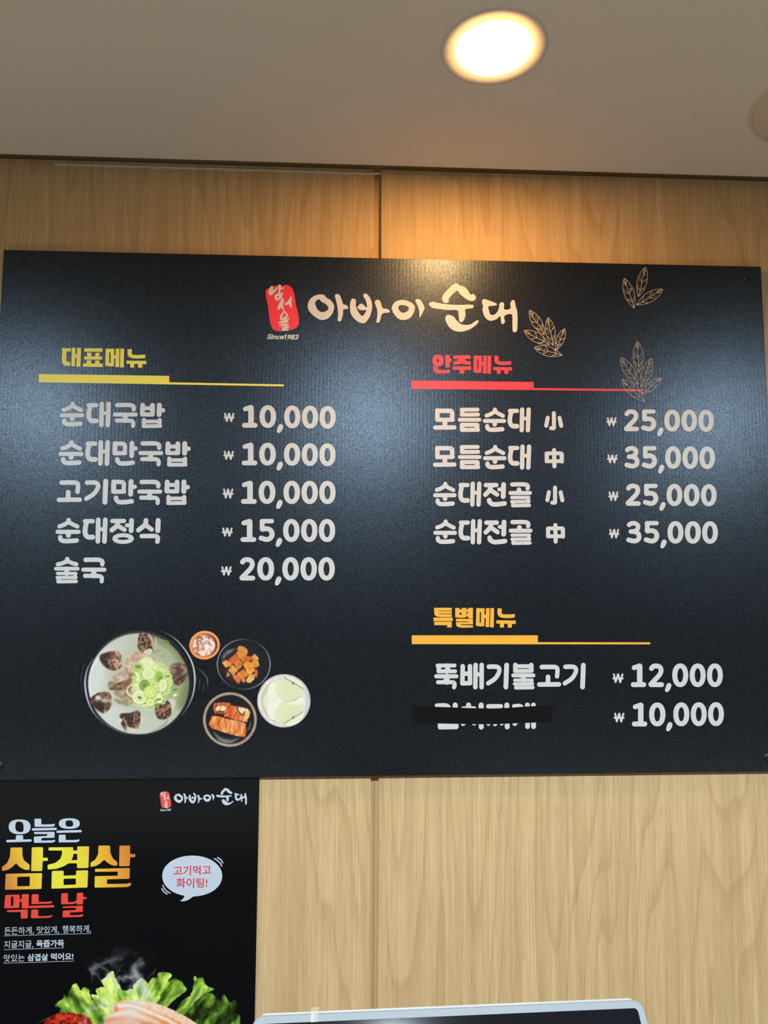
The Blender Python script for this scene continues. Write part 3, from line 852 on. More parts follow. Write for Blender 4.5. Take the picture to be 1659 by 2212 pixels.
# ---- line drawings of leaves
def leaf(pr, tip, base, wid, lw, xf):
    tip = np.array(xf(tip)); base = np.array(xf(base))
    d = base - tip; L = np.linalg.norm(d); t = d / L; n_ = np.array([-t[1], t[0]])
    def side(u, s):            # half width along the leaf, fullest a little before the middle
        return s * wid * L * 0.5 * (math.sin(math.pi * min(1, u) ** 0.92) ** 0.85 if 0 < u < 1 else 0)
    def P(u, v): return tip + d * u + n_ * v
    mid = lambda u: 0.012 * L * math.sin(u * math.pi * 2)
    for s in (1, -1):
        pr.layer(ribbon([np.array((*P(u, side(u, s)), lw)) for u in np.linspace(0, 1, 22)], 3))
    pr.layer(ribbon([np.array((*P(u, mid(u)), lw * (0.9 + 0.4 * u))) for u in np.linspace(0.05, 1, 14)], 3))
    for s in (1, -1):
        for u0 in (0.24, 0.52, 0.80):
            u1 = u0 - 0.17
            a, b = P(u0, mid(u0)), P(u1, side(u1, s))
            pr.layer(ribbon([np.array((*(a + (b - a) * k), lw * 0.85)) for k in (0, 0.5, 1)], 3))
        for _ in range(9):     # short hatching beside the veins
            u0 = 0.15 + 0.72 * random.random(); k0 = 0.15 + 0.4 * random.random(); k1 = k0 + 0.25 + 0.2 * random.random()
            a, b = P(u0, mid(u0)), P(u0 - 0.15, side(u0 - 0.15, s))
            pr.layer(ribbon([np.array((*(a + (b - a) * k), lw * 0.42)) for k in (k0, min(0.97, k1))], 2))
    for e, q in ((0.0, tip), (1.0, base)):
        pr.layer(ribbon([np.array((*P(e + (0.045 if e == 0 else -0.05), 0), lw * 1.4)), np.array((*q, lw * 0.7))], 3))
GROUPS = [(scaled(1330, 570, 13.825), 0.32, 0.95, [((255, 430), (550, 1325)), ((890, 96), (676, 980)), ((1410, 760), (622, 1226))]),
          (scaled(1120, 660, 13.825), 0.33, 1.0, [((330, 140), (775, 875)), ((880, 360), (1030, 1200)), ((168, 745), (925, 1172)), ((1380, 690), (1115, 1340)), ((472, 1254), (1302, 1486))]),
          (scaled(1320, 730, 12.76), 0.33, 0.72, [((730, 98), (760, 955)), ((273, 548), (738, 1288)), ((1114, 566), (824, 1365)), ((295, 1143), (918, 1758)), ((1390, 1108), (833, 1542))])]
for xf, wid, lw, leaves in GROUPS:
    pr = Print(BOARD_Y, 0.0005)
    for a, b in leaves: leaf(pr, a, b, wid, lw, xf)
    pr.build('leaf_drawing', M['ink_leaf'], board)

#%%PAINT
# ---------------------------------------------------------------- printed pictures: painted cell by cell onto a fine sheet
def vnoise(X, Y, cell, seed):
    r = np.random.default_rng(seed)
    gx = X / cell; gy = Y / cell
    x0 = np.floor(gx).astype(int); y0 = np.floor(gy).astype(int)
    ox, oy = x0.min(), y0.min()
    g = r.random((y0.max() - oy + 2, x0.max() - ox + 2))
    fx = gx - x0; fy = gy - y0
    fx = fx * fx * (3 - 2 * fx); fy = fy * fy * (3 - 2 * fy)
    i, j = y0 - oy, x0 - ox
    return (g[i, j] * (1 - fx) + g[i, j + 1] * fx) * (1 - fy) + (g[i + 1, j] * (1 - fx) + g[i + 1, j + 1] * fx) * fy

def fbm(X, Y, cell, seed, octv=4):
    s, a, t = 0, 1.0, 0
    for k in range(octv):
        s = s + a * vnoise(X, Y, cell / 2 ** k, seed + 17 * k); t += a; a *= 0.55
    return s / t

class Canvas:
    """cells in zoomed units (ox, oy, s as for tracing); step in photo pixels"""
    def __init__(self, x0, y0, x1, y1, ox, oy, s, step=1.0):
        self.s, self.ox, self.oy = s, ox, oy
        self.px = np.arange(x0, x1, step) + step / 2; self.py = np.arange(y0, y1, step) + step / 2
        self.step = step
        PX, PY = np.meshgrid(self.px, self.py)
        self.X = (PX - ox) * s; self.Y = (PY - oy) * s
        self.rgb = np.zeros(PX.shape + (3,)); self.a = np.zeros(PX.shape)
        self.ft = s * step * 0.9
    def blend(self, m, col, keep=False):
        c = np.asarray(col, float)
        if c.ndim == 1: c = c / 255.0
        m3 = np.clip(m, 0, 1)[..., None]
        self.rgb = self.rgb * (1 - m3) + c * m3
        if not keep: self.a = np.maximum(self.a, np.clip(m, 0, 1))
    def m_oval(self, cx, cy, rx, ry, rot=0.0, soft=None):
        c, s = math.cos(rot), math.sin(rot)
        u = ((self.X - cx) * c + (self.Y - cy) * s) / rx; v = (-(self.X - cx) * s + (self.Y - cy) * c) / ry
        d = (np.sqrt(u * u + v * v) - 1) * min(rx, ry)
        return np.clip(0.5 - d / (soft or self.ft), 0, 1)
    def m_ring(self, cx, cy, rx, ry, w, rot=0.0, soft=None):
        return np.minimum(self.m_oval(cx, cy, rx + w / 2, ry + w / 2, rot, soft), 1 - self.m_oval(cx, cy, max(1, rx - w / 2), max(1, ry - w / 2), rot, soft))
    def seg_d(self, X, Y, a, b):
        ax, ay = a[:2]; bx, by = b[:2]
        dx, dy = bx - ax, by - ay
        t = np.clip(((X - ax) * dx + (Y - ay) * dy) / (dx * dx + dy * dy + 1e-9), 0, 1)
        return np.hypot(X - ax - t * dx, Y - ay - t * dy), t
    def m_poly(self, pts, soft=None, curve=False, wob=0.0, seed=1, cell=40):
        if curve: pts = [tuple(p) for p in catmull_closed(pts, 4)]
        X, Y = self.X, self.Y
        if wob:
            X = X + wob * (fbm(self.X, self.Y, cell, seed) - 0.5) * 2; Y = Y + wob * (fbm(self.X, self.Y, cell, seed + 5) - 0.5) * 2
        ins = np.zeros(X.shape, bool); d = np.full(X.shape, 1e9)
        for a, b in zip(pts, pts[1:] + pts[:1]):
            dd, _ = self.seg_d(X, Y, a, b); d = np.minimum(d, dd)
            if a[1] != b[1]:
                ins ^= ((a[1] > Y) != (b[1] > Y)) & (X < (b[0] - a[0]) * (Y - a[1]) / (b[1] - a[1]) + a[0])
        return np.clip(0.5 + np.where(ins, d, -d) / (soft or self.ft), 0, 1)
    def m_line(self, pts, w, soft=None, taper=False):
        P = catmull([(*p, w) for p in pts], 5) if len(pts) > 2 else [np.array((*p, w), float) for p in pts]
        best = np.full(self.X.shape, -1e9); n = len(P) - 1
        for k in range(n):
            d, t = self.seg_d(self.X, self.Y, P[k], P[k + 1])
            ww = w
            if taper: ww = w * np.sin(math.pi * np.clip((k + t) / n, 0.04, 0.96))
            best = np.maximum(best, ww / 2 - d)
        return np.clip(0.5 + best / (soft or self.ft), 0, 1)
    def tone(self, c0, c1, f):
        f = np.clip(f, 0, 1)[..., None]
        return (np.array(c0, float) * (1 - f) + np.array(c1, float) * f) / 255.0
    def build(self, name, mat, parent, y, lift, cut=0.02):
        a = self.a
        rgb = np.clip(self.rgb, 0, 1)
        lin = np.where(rgb <= 0.04045, rgb / 12.92, ((rgb + 0.055) / 1.055) ** 2.4)
        ny, nx = a.shape
        ex = np.append(self.px - self.step / 2, self.px[-1] + self.step / 2); ey = np.append(self.py - self.step / 2, self.py[-1] + self.step / 2)
        EX, EY = np.meshgrid(ex, ey)
        co = at_np(EX, EY, y - lift)
        keep = a > cut
        base = np.array((0.0035, 0.0035, 0.0045)) if parent is board else np.array((0.0022, 0.0032, 0.0050))
        lin = lin * a[..., None] + base * (1 - a[..., None])
        # corner colours: mean of the cells around
        acc = np.zeros((ny + 1, nx + 1, 3)); cnt = np.zeros((ny + 1, nx + 1, 1))
        for dy in (0, 1):
            for dx in (0, 1):
                acc[dy:dy + ny, dx:dx + nx] += lin; cnt[dy:dy + ny, dx:dx + nx] += 1
        vc = acc / cnt
        idx = np.arange((ny + 1) * (nx + 1)).reshape(ny + 1, nx + 1)
        q = np.stack([idx[:-1, :-1], idx[1:, :-1], idx[1:, 1:], idx[:-1, 1:]], -1)[keep]
        used, inv = np.unique(q, return_inverse=True)
        q = inv.reshape(q.shape)
        me = bpy.data.meshes.new(name)
        me.vertices.add(len(used)); me.vertices.foreach_set('co', co.reshape(-1, 3)[used].astype(np.float32).ravel())
        me.loops.add(q.size); me.loops.foreach_set('vertex_index', q.astype(np.int32).ravel())
        me.polygons.add(len(q)); me.polygons.foreach_set('loop_start', np.arange(0, q.size, 4, dtype=np.int32))
        me.update(calc_edges=True)
        at_ = me.color_attributes.new('ink', 'FLOAT_COLOR', 'POINT')
        c4 = np.ones((len(used), 4), np.float32); c4[:, :3] = vc.reshape(-1, 3)[used]
        at_.data.foreach_set('color', c4.ravel())
        return put(name, me, mat, parent)

rp = random.Random(5)
# ---- pot of soup
cv = Canvas(158, 1352, 466, 1600, 160, 1350, 6.144)
X, Y = cv.X, cv.Y
body = cv.m_oval(872, 775, 742, 735, 0, 30)
cv.blend(body * 0.45, (12, 13, 15))
inner = cv.m_oval(868, 775, 712, 700, 0, 12)
cv.blend(inner, cv.tone((24, 26, 25), (62, 66, 52), np.clip((400 - Y) / 500, 0, 0.7) + 0 * X))
soup = cv.m_oval(858, 780, 668, 668, 0, 14)
n1 = fbm(X, Y, 300, 3)
cv.blend(soup, cv.tone((206, 208, 202), (152, 158, 120), np.clip((X - 300) / 1250 + (n1 - 0.5) * 0.5, 0, 1)))
cv.blend(soup * np.clip((Y - 900) / 600, 0, 0.6), (196, 202, 192), True)
cv.blend(soup * cv.m_line([(1040, 150), (1300, 260), (1470, 480), (1525, 760), (1440, 1060)], 120, 110) * 0.6, (92, 100, 62), True)
cv.blend(cv.m_line([(225, 950), (200, 780), (230, 600), (320, 440)], 22, 22) * 0.8, (225, 226, 232), True)
cv.blend(cv.m_line([(1140, 70), (1330, 175), (1480, 340), (1572, 520), (1602, 700), (1588, 880), (1530, 1050), (1430, 1210)], 22, 10, True), (196, 202, 200))
cv.blend(cv.m_line([(250, 450), (178, 580), (147, 730), (152, 860), (185, 1010), (255, 1160), (390, 1320)], 24, 10, True), (186, 190, 196))
cv.blend(cv.m_line([(250, 1080), (330, 1230), (470, 1350), (640, 1430), (800, 1455)], 12, 10, True) * 0.8, (120, 126, 128))
cv.blend(cv.m_line([(360, 350), (470, 240), (600, 165), (760, 115)], 16, 10, True) * 0.7, (150, 146, 120))
for pts, w, c in (([(240, 370), (125, 560), (92, 780), (128, 1030)], 9, 92), ([(85, 505), (22, 660), (2, 850)], 7, 74), ([(1245, 1240), (1200, 1320), (1000, 1440)], 8, 60)):
    cv.blend(cv.m_line(pts, w, 8, True), (c, c + 3, c + 6))
def c5(p): return ((p[0] / 5.53 + 390 - 160) * 6.144, (p[1] / 5.53 + 1340 - 1350) * 6.144)
for pts, w, c in (([(160, 540), (230, 595), (290, 650), (322, 710), (322, 770), (312, 830)], 8, 175), ([(196, 625), (180, 730), (165, 850)], 9, 120), ([(240, 665), (226, 760), (212, 880)], 8, 112), ([(289, 708), (278, 790), (262, 900)], 8, 100)):
    cv.blend(cv.m_line([c5(p) for p in pts], w, 8, True), (c, c + 4, c + 5))
def meat(pts, c0, c1, seed, cell=46, wob=10, curve=True, gain=1.9):
    m_ = cv.m_poly(pts, 10, curve, wob, seed, 60)
    f = (fbm(X, Y, cell, seed + 2) - 0.5) * gain + 0.5
    cv.blend(m_, cv.tone(c0, c1, f))
    return m_
cv.blend(cv.m_oval(800, 760, 380, 330, 0.3, 160) * 0.45, (176, 170, 140), True)
meat([(520, 985), (640, 990), (770, 960), (760, 1060), (640, 1070)], (190, 182, 148), (140, 120, 84), 21)
meat([(470, 740), (560, 780), (560, 860), (460, 860)], (176, 160, 122), (130, 112, 80), 22)
meat([(700, 420), (790, 365), (870, 360), (1010, 420), (1065, 480), (960, 600), (900, 700), (740, 640), (690, 540)], (220, 194, 172), (172, 128, 104), 23)
meat([(690, 560), (740, 640), (860, 660), (900, 740), (720, 780), (690, 700)], (206, 170, 145), (140, 92, 66), 24)
meat([(540, 790), (700, 720), (800, 720), (800, 800), (770, 868), (640, 880), (480, 855)], (170, 132, 98), (86, 54, 34), 25, 34)
meat([(500, 685), (690, 590), (725, 700), (545, 782)], (214, 198, 188), (164, 130, 110), 26, 90, 5, False, 1.4)
meat([(528, 880), (640, 870), (770, 872), (765, 950), (640, 982), (555, 945)], (190, 174, 150), (130, 104, 76), 27)
def sundae(mask_pts, light, dark, seed, cell=26, curve=True):
    m_ = cv.m_poly(mask_pts, 9, curve, 9, seed, 40)
    f = (fbm(X, Y, cell, seed) - 0.5) * 3.6 + 0.48
    cv.blend(m_, cv.tone(dark, light, f)); return m_
sundae([(850, 180), (880, 110), (990, 105), (1060, 170), (1075, 280), (1030, 360), (920, 375), (845, 310)], (158, 116, 88), (40, 24, 18), 31)
cv.blend(cv.m_poly([(975, 110), (1050, 170), (1082, 300), (1050, 330), (1020, 230)], 10, True) * 0.85, (196, 176, 156), True)
cv.blend(cv.m_poly([(925, 362), (960, 325), (1030, 318), (1035, 378), (960, 385)], 8, True, 6, 4) * 0.9, (222, 210, 182), True)
cv.blend(cv.m_line([(1065, 150), (1090, 220), (1085, 300)], 14, 10, True) * 0.8, (214, 216, 204), True)
sundae([(370, 400), (470, 350), (580, 345), (630, 430), (625, 560), (530, 610), (430, 570), (350, 470)], (204, 166, 138), (92, 56, 38), 32)
cv.blend(cv.m_poly([(345, 400), (420, 370), (470, 380), (440, 470), (480, 590), (400, 545), (345, 470)], 24, True) * 0.85, (44, 31, 25), True)
sundae([(1260, 550), (1370, 500), (1470, 500), (1500, 620), (1500, 700), (1420, 780), (1340, 800), (1280, 700)], (170, 146, 122), (88, 66, 50), 33, 60)
cv.blend(cv.m_poly([(1275, 560), (1370, 510), (1470, 510), (1440, 570), (1330, 590)], 8, True, 8, 6) * np.clip(fbm(X, Y, 22, 9) * 2.2 - 0.6, 0, 1), (84, 52, 36), True)
cv.blend(cv.m_poly([(1360, 720), (1490, 640), (1500, 700), (1440, 770), (1350, 790)], 8, True, 8, 8) * np.clip(fbm(X, Y, 22, 12) * 2.2 - 0.5, 0, 1), (74, 42, 28), True)
sundae([(215, 985), (300, 910), (430, 880), (490, 940), (500, 1080), (395, 1172), (290, 1110)], (186, 160, 138), (88, 64, 48), 34, 50)
cv.blend(cv.m_poly([(215, 985), (300, 920), (430, 890), (410, 960), (330, 1010), (260, 1030)], 8, True, 9, 8) * np.clip(fbm(X, Y, 20, 15) * 2.4 - 0.6, 0, 1), (76, 48, 34), True)
cv.blend(cv.m_poly([(240, 1045), (330, 1010), (390, 1050), (390, 1170), (290, 1110)], 30, True) * 0.85, (40, 28, 23), True)
cv.blend(cv.m_oval(318, 968, 34, 30, 0, 14) * 0.85, (222, 214, 206), True)
sundae([(605, 1195), (650, 1170), (740, 1165), (860, 1135), (880, 1250), (850, 1370), (720, 1425), (640, 1345)], (150, 112, 84), (46, 30, 22), 35)
cv.blend(cv.m_poly([(690, 1190), (800, 1180), (800, 1340), (730, 1360)], 26, True) * 0.6, (54, 38, 28), True)
cv.blend(cv.m_poly([(700, 1350), (760, 1365), (835, 1385), (800, 1420), (705, 1428)], 10, True) * 0.95, (212, 206, 178), True)
cv.blend(cv.m_line([(655, 1240), (690, 1310), (715, 1420)], 14, 10) * 0.85, (200, 180, 148), True)
cv.blend(cv.m_line([(800, 1190), (795, 1280), (830, 1370)], 10, 8) * 0.8, (190, 164, 130), True)
cv.blend(cv.m_oval(612, 1265, 30, 24, 0, 10), (216, 206, 188), True)
cv.blend(cv.m_line([(880, 1190), (905, 1250), (885, 1330)], 12, 10, True) * 0.6, (220, 222, 212), True)
sundae([(1080, 1080), (1150, 1010), (1250, 1010), (1295, 1100), (1280, 1200), (1180, 1260), (1090, 1210)], (168, 122, 98), (60, 38, 28), 36)
cv.blend(cv.m_poly([(1255, 990), (1330, 970), (1345, 1060), (1300, 1150), (1290, 1060)], 16, True) * 0.85, (214, 200, 180), True)
for pts, c in (([(1110, 190), (1160, 220), (1190, 290), (1240, 290), (1250, 220), (1190, 200)], (128, 150, 62)), ([(1030, 380), (1090, 350), (1150, 335)], (120, 150, 60)), ([(1160, 410), (1200, 420), (1190, 395)], (130, 160, 70))):
    cv.blend(cv.m_line(pts, 12, 9), c, True)
# spring onion rings
cv.blend(cv.m_poly([(760, 900), (780, 640), (850, 520), (1000, 480), (1180, 500), (1290, 650), (1290, 800), (1210, 960), (1080, 1080), (850, 1090)], 40, True, 20, 3), cv.tone((176, 190, 118), (214, 216, 176), fbm(X, Y, 60, 44)))
for k in range(58):
    a_ = rp.random() * 6.283; r_ = rp.random() ** 0.6
    cx, cy = 1015 + 245 * r_ * math.cos(a_), 790 + 285 * r_ * math.sin(a_)
    rx = rp.uniform(34, 84); ry = rx * rp.uniform(0.55, 1.0); ro = rp.random() * 3
    c = rp.choice([(222, 228, 160), (206, 220, 128), (180, 206, 92), (232, 234, 196), (146, 184, 72), (212, 222, 150)])
    cv.blend(cv.m_ring(cx + 5, cy + 7, rx, ry, 16, ro, 14) * 0.3, (126, 136, 76), True)
    if rp.random() < 0.35: cv.blend(cv.m_oval(cx, cy, rx, ry, ro) * 0.8, (226, 230, 190), True)
    cv.blend(cv.m_ring(cx, cy, rx, ry, rp.uniform(12, 24), ro), c, True)
for cx, cy, rx, ry, ro, f, e in ((845, 555, 62, 50, 0, (110, 150, 60), (190, 210, 120)), (985, 650, 78, 70, 0, (214, 220, 160), (228, 232, 190)), (935, 800, 86, 92, 0.3, (112, 140, 60), (214, 224, 140)),
                                 (870, 965, 92, 82, 0.2, (212, 220, 150), (232, 234, 200)), (1008, 892, 84, 78, 0.5, (220, 226, 150), (190, 214, 90)), (1010, 1030, 52, 48, 0, (206, 214, 110), (224, 230, 160)),
                                 (1125, 690, 76, 92, 0.2, (140, 176, 70), (214, 226, 140)), (1180, 800, 50, 80, 0.1, (214, 222, 160), (230, 234, 190)), (1340, 930, 52, 42, -0.3, (226, 230, 208), (150, 186, 84))):
    cv.blend(cv.m_oval(cx + 6, cy + 9, rx + 8, ry + 8, ro, 20) * 0.35, (112, 122, 66), True)
    cv.blend(cv.m_oval(cx, cy, rx, ry, ro), f, True); cv.blend(cv.m_ring(cx, cy, rx - 8, ry - 8, 18, ro), e, True)
    cv.blend(cv.m_ring(cx, cy, rx * 0.5, ry * 0.5, 8, ro), tuple(0.92 * q for q in e), True)
cv.blend(cv.m_oval(872, 965, 26, 16, 0.4, 12), (96, 100, 62), True)
for pts in ([(820, 530), (850, 560), (900, 545)], [(1070, 1020), (1110, 990), (1170, 985)], [(1060, 1080), (1100, 1060), (1140, 1040)], [(1210, 690), (1250, 680), (1270, 690)], [(1300, 870), (1340, 860), (1370, 850)], [(750, 690), (770, 660), (800, 650)], [(1110, 740), (1150, 700), (1180, 705)]):
    cv.blend(cv.m_line(pts, 26, 10, True), (84, 140, 48), True)
cv.build('dish_picture', M['picture'], board, BOARD_Y, 0.00026)

# ---- small side dishes
cv = Canvas(407, 1360, 477, 1426, 390, 1340, 5.53); X, Y = cv.X, cv.Y
cv.blend(cv.m_oval(287, 297, 184, 172, -0.2), cv.tone((238, 150, 70), (206, 104, 40), fbm(X, Y, 120, 2)))
cv.blend(cv.m_ring(287, 297, 168, 156, 12, -0.2, 10) * 0.8, (250, 190, 130), True)
cv.blend(cv.m_oval(290, 297, 152, 140, -0.2, 10), cv.tone((196, 110, 58), (120, 48, 28), (X - 240) / 200), True)
f = fbm(X, Y, 34, 6)
cv.blend(cv.m_oval(278, 302, 134, 126, -0.2, 16), cv.tone((150, 84, 62), (240, 222, 212), (f - 0.3) * 3.2), True)
for k in range(34):
    a_ = rp.random() * 6.283; r_ = rp.random() ** 0.5 * 112; cx, cy = 280 + r_ * math.cos(a_), 305 + r_ * math.sin(a_) * 0.92
    b0 = rp.random() * 6.28; R_ = rp.uniform(12, 28)
    cv.blend(cv.m_line([(cx + R_ * math.cos(b0 + t), cy + R_ * math.sin(b0 + t)) for t in (0, 0.9, 1.8, 2.6)], rp.uniform(7, 13), 7, True) * 0.85, rp.choice([(246, 234, 226), (236, 214, 202), (206, 160, 140)]), True)
for cx, cy in ((235, 250), (205, 290), (345, 285), (262, 228)): cv.blend(cv.m_oval(cx, cy, 18, 11, 0.6, 10) * 0.8, (150, 62, 36), True)
cv.build('dish_picture', M['picture'], board, BOARD_Y, 0.00028)

cv = Canvas(466, 1377, 586, 1493, 390, 1340, 5.53); X, Y = cv.X, cv.Y
cv.blend(cv.m_oval(755, 525, 322, 304), (20, 18, 20))
cv.blend(cv.m_oval(760, 530, 270, 250, 0, 60) * 0.6, (34, 24, 22), True)
cv.blend(cv.m_ring(755, 525, 316, 298, 9, 0, 8) * np.clip(0.30 + 0.8 * np.abs(np.cos(np.arctan2(Y - 525, X - 755) - 0.35)), 0, 1) ** 1.5, (176, 178, 182), True)
cv.blend(cv.m_line([(500, 475), (545, 400), (645, 340)], 46, 34, True) * np.clip(fbm(X, Y, 16, 3) * 1.6 - 0.1, 0, 1), (150, 158, 172), True)
cv.blend(cv.m_oval(700, 560, 190, 190, 0, 60) * 0.5, (84, 30, 16), True)
CUBES = [([(680, 325), (700, 308), (760, 320), (805, 355), (795, 375), (730, 350), (680, 365)], (232, 150, 74)), ([(660, 380), (740, 340), (800, 380), (780, 430), (715, 465), (690, 450)], (226, 142, 52)),
         ([(575, 470), (650, 405), (690, 465), (640, 510), (595, 530)], (196, 92, 40)), ([(495, 500), (545, 472), (590, 500), (610, 545), (540, 565)], (232, 146, 76)), ([(640, 510), (690, 460), (745, 510), (725, 560), (680, 595)], (224, 134, 48)),
         ([(720, 470), (760, 425), (830, 430), (850, 480), (790, 505), (740, 495)], (214, 106, 40)), ([(840, 440), (885, 400), (925, 440), (925, 475), (860, 480)], (238, 156, 74)), ([(850, 490), (920, 480), (940, 540), (900, 570), (860, 540)], (230, 150, 66)),
         ([(740, 520), (800, 490), (855, 510), (890, 600), (830, 650), (800, 640)], (240, 148, 50)), ([(565, 595), (630, 530), (680, 600), (625, 655)], (240, 160, 70)), ([(670, 635), (750, 585), (805, 660), (740, 700), (700, 695)], (232, 134, 46)),
         ([(625, 655), (670, 655), (725, 705), (695, 760), (635, 700)], (196, 104, 54)), ([(780, 720), (820, 650), (885, 640), (880, 700), (840, 740), (800, 742)], (238, 176, 100)), ([(735, 700), (775, 690), (775, 735), (745, 738)], (226, 130, 56)),
         ([(890, 600), (915, 580), (925, 640), (905, 680), (885, 660)], (206, 110, 54)), ([(548, 685), (562, 620), (590, 655)], (190, 150, 90))]
for k, (p, c) in enumerate(CUBES):
    cv.blend(cv.m_poly([(q[0] + 5, q[1] + 9) for q in p], 16) * 0.6, (96, 34, 16), True)
    cv.blend(cv.m_poly(p, 7, False, 5, k), cv.tone(tuple(0.82 * v for v in c), tuple(min(255, 1.1 * v + 8) for v in c), fbm(X, Y, 48, 60 + k) * 1.6 - 0.3), True)
    i0 = rp.randrange(len(p)); i1 = (i0 + 1) % len(p)
    cv.blend(cv.m_line([p[i0], p[i1]], 7, 7) * 0.6, (250, 196, 120), True)
cv.blend(np.clip(fbm(X, Y, 9, 91) * 6 - 4.3, 0, 1) * cv.m_oval(740, 545, 200, 200, 0, 20) * (cv.rgb[..., 0] > 0.6) * 0.7, (150, 60, 26), True)
cv.build('dish_picture', M['picture'], board, BOARD_Y, 0.00030)

cv = Canvas(437, 1494, 556, 1614, 390, 1440, 5.53); X, Y = cv.X, cv.Y
cv.blend(cv.m_oval(590, 632, 322, 326), cv.tone((150, 122, 102), (182, 160, 142), fbm(X, Y, 70, 4)))
cv.blend(cv.m_oval(590, 632, 290, 294, 0, 8), (20, 18, 18), True)
cv.blend(cv.m_line([(400, 790), (480, 870), (590, 895), (690, 860)], 44, 40, True) * 0.8, (158, 164, 166), True)
cv.blend(cv.m_line([(785, 780), (825, 720), (838, 650)], 14, 12, True) * 0.7, (150, 150, 150), True)
def kim(p, c0, c1, seed, rot):
    m_ = cv.m_poly(p, 7, False, 9, seed, 30)
    f = fbm(X * math.cos(rot) + Y * math.sin(rot), (-X * math.sin(rot) + Y * math.cos(rot)) * 0.3, 30, seed)
    cv.blend(cv.m_poly([(q[0] + 4, q[1] + 12) for q in p], 18) * 0.7, (70, 20, 10), True)
    cv.blend(m_, cv.tone(c0, c1, (f - 0.28) * 2.4), True)
kim([(395, 440), (480, 425), (590, 440), (590, 500), (540, 560), (420, 560), (390, 510)], (150, 50, 22), (232, 150, 84), 51, 0.2)
cv.blend(cv.m_oval(480, 500, 62, 34, -0.2, 14) * np.clip(fbm(X, Y, 26, 8) * 1.8, 0, 1), (248, 226, 176), True)
cv.blend(cv.m_line([(420, 540), (480, 535), (540, 550)], 16, 12, True), (50, 44, 30), True)
kim([(515, 590), (590, 465), (680, 475), (810, 505), (828, 570), (790, 665), (650, 635)], (196, 74, 28), (240, 196, 130), 52, 0.35)
cv.blend(cv.m_poly([(690, 490), (800, 505), (825, 560), (700, 560)], 30, True) * 0.7, (250, 226, 180), True)
cv.blend(cv.m_poly([(580, 475), (640, 470), (640, 590), (580, 600)], 24, True, 10, 3) * 0.55, (192, 62, 22), True)
cv.blend(cv.m_line([(680, 490), (690, 530), (735, 575), (770, 540)], 15, 8), (40, 44, 34), True)
kim([(340, 690), (375, 590), (460, 595), (600, 635), (770, 680), (785, 740), (770, 835), (720, 840), (560, 795), (370, 735)], (200, 84, 30), (240, 182, 108), 53, 0.3)
for k in range(16):
    x0 = rp.uniform(360, 760); y0 = 620 + (x0 - 360) * 0.22 + rp.uniform(-20, 10)
    cv.blend(cv.m_line([(x0, y0), (x0 - rp.uniform(5, 20), y0 + 60), (x0 + rp.uniform(-40, 5), y0 + 120)], rp.uniform(6, 16), 9, True) * 0.55 * cv.m_poly([(350, 690), (380, 600), (770, 690), (765, 830), (720, 832), (370, 730)], 12), rp.choice([(186, 58, 22), (250, 220, 160), (214, 110, 44), (150, 46, 20)]), True)
cv.blend(cv.m_line([(600, 640), (690, 655), (770, 682)], 10, 10) * 0.6, (250, 230, 180), True)
cv.build('dish_picture', M['picture'], board, BOARD_Y, 0.00032)

cv = Canvas(554, 1454, 673, 1573, 390, 1440, 5.53); X, Y = cv.X, cv.Y
cv.blend(cv.m_oval(1235, 408, 318, 318), cv.tone((226, 222, 218), (196, 196, 200), (X - 920) / 620))
cv.blend(cv.m_ring(1235, 408, 306, 306, 10, 0, 10) * np.clip(fbm(X, Y, 60, 2) * 2 - 0.6, 0, 1), (176, 140, 116), True)
cv.blend(cv.m_oval(1228, 412, 270, 268, 0, 16), cv.tone((190, 186, 172), (216, 216, 220), (X - 980) / 520), True)
cv.blend(cv.m_oval(1200, 412, 222, 238, 0, 30), (200, 200, 172), True)
def slice_(cx, cy, rx, ry, rot, c, cutline=None):
    m_ = cv.m_oval(cx, cy, rx, ry, rot)
    if cutline is not None:
        (ax, ay), (bx, by) = cutline
        m_ = m_ * np.clip(0.5 + ((X - ax) * (by - ay) - (Y - ay) * (bx - ax)) / math.hypot(bx - ax, by - ay) / 8, 0, 1)
    cv.blend(np.clip(m_ * 1.0, 0, 1), c, True)
    return m_
slice_(1030, 405, 42, 80, 0.2, (218, 218, 190))
for cx, cy, rx, ry, ro in ((1110, 320, 76, 140, 0.12), (1098, 520, 66, 118, -0.15), (1190, 280, 60, 130, -0.15), (1185, 560, 58, 106, 0.2)):
    cv.blend(cv.m_oval(cx + 8, cy + 4, rx + 8, ry + 8, ro, 24) * 0.35, (160, 160, 120), True)
    slice_(cx, cy, rx, ry, ro, (228, 229, 208))
cv.blend(cv.m_oval(1170, 410, 130, 110, 0.2, 20), cv.tone((220, 222, 196), (232, 234, 218), fbm(X, Y, 80, 5)), True)
for cx, cy, rx, ry, ro, cut in ((1330, 270, 158, 130, 0.6, ((1230, 130), (1470, 265))), (1330, 560, 160, 130, -0.6, ((1470, 535), (1225, 685)))):
    cv.blend(cv.m_oval(cx - 26, cy + (14 if cy < 400 else -14), rx + 22, ry + 22, ro, 18) * 0.9, (214, 216, 176), True)
    m_ = slice_(cx, cy, rx, ry, ro, (230, 231, 212), cut)
    for k, rr in enumerate((0.82, 0.66, 0.5, 0.34)):
        cv.blend(cv.m_ring(cx, cy, rx * rr, ry * rr, 8, ro, 10) * m_ * 0.45, (190, 178, 150), True)
for a_, b_ in (((1240, 130), (1465, 262)), ((1462, 540), (1235, 682))):
    cv.blend(cv.m_line([a_, b_], 10, 10) * 0.8, (112, 102, 66), True)
cv.blend(cv.m_oval(1345, 200, 12, 14, 0, 10), (92, 84, 56), True); cv.blend(cv.m_oval(1345, 608, 12, 14, 0, 10), (92, 84, 56), True)
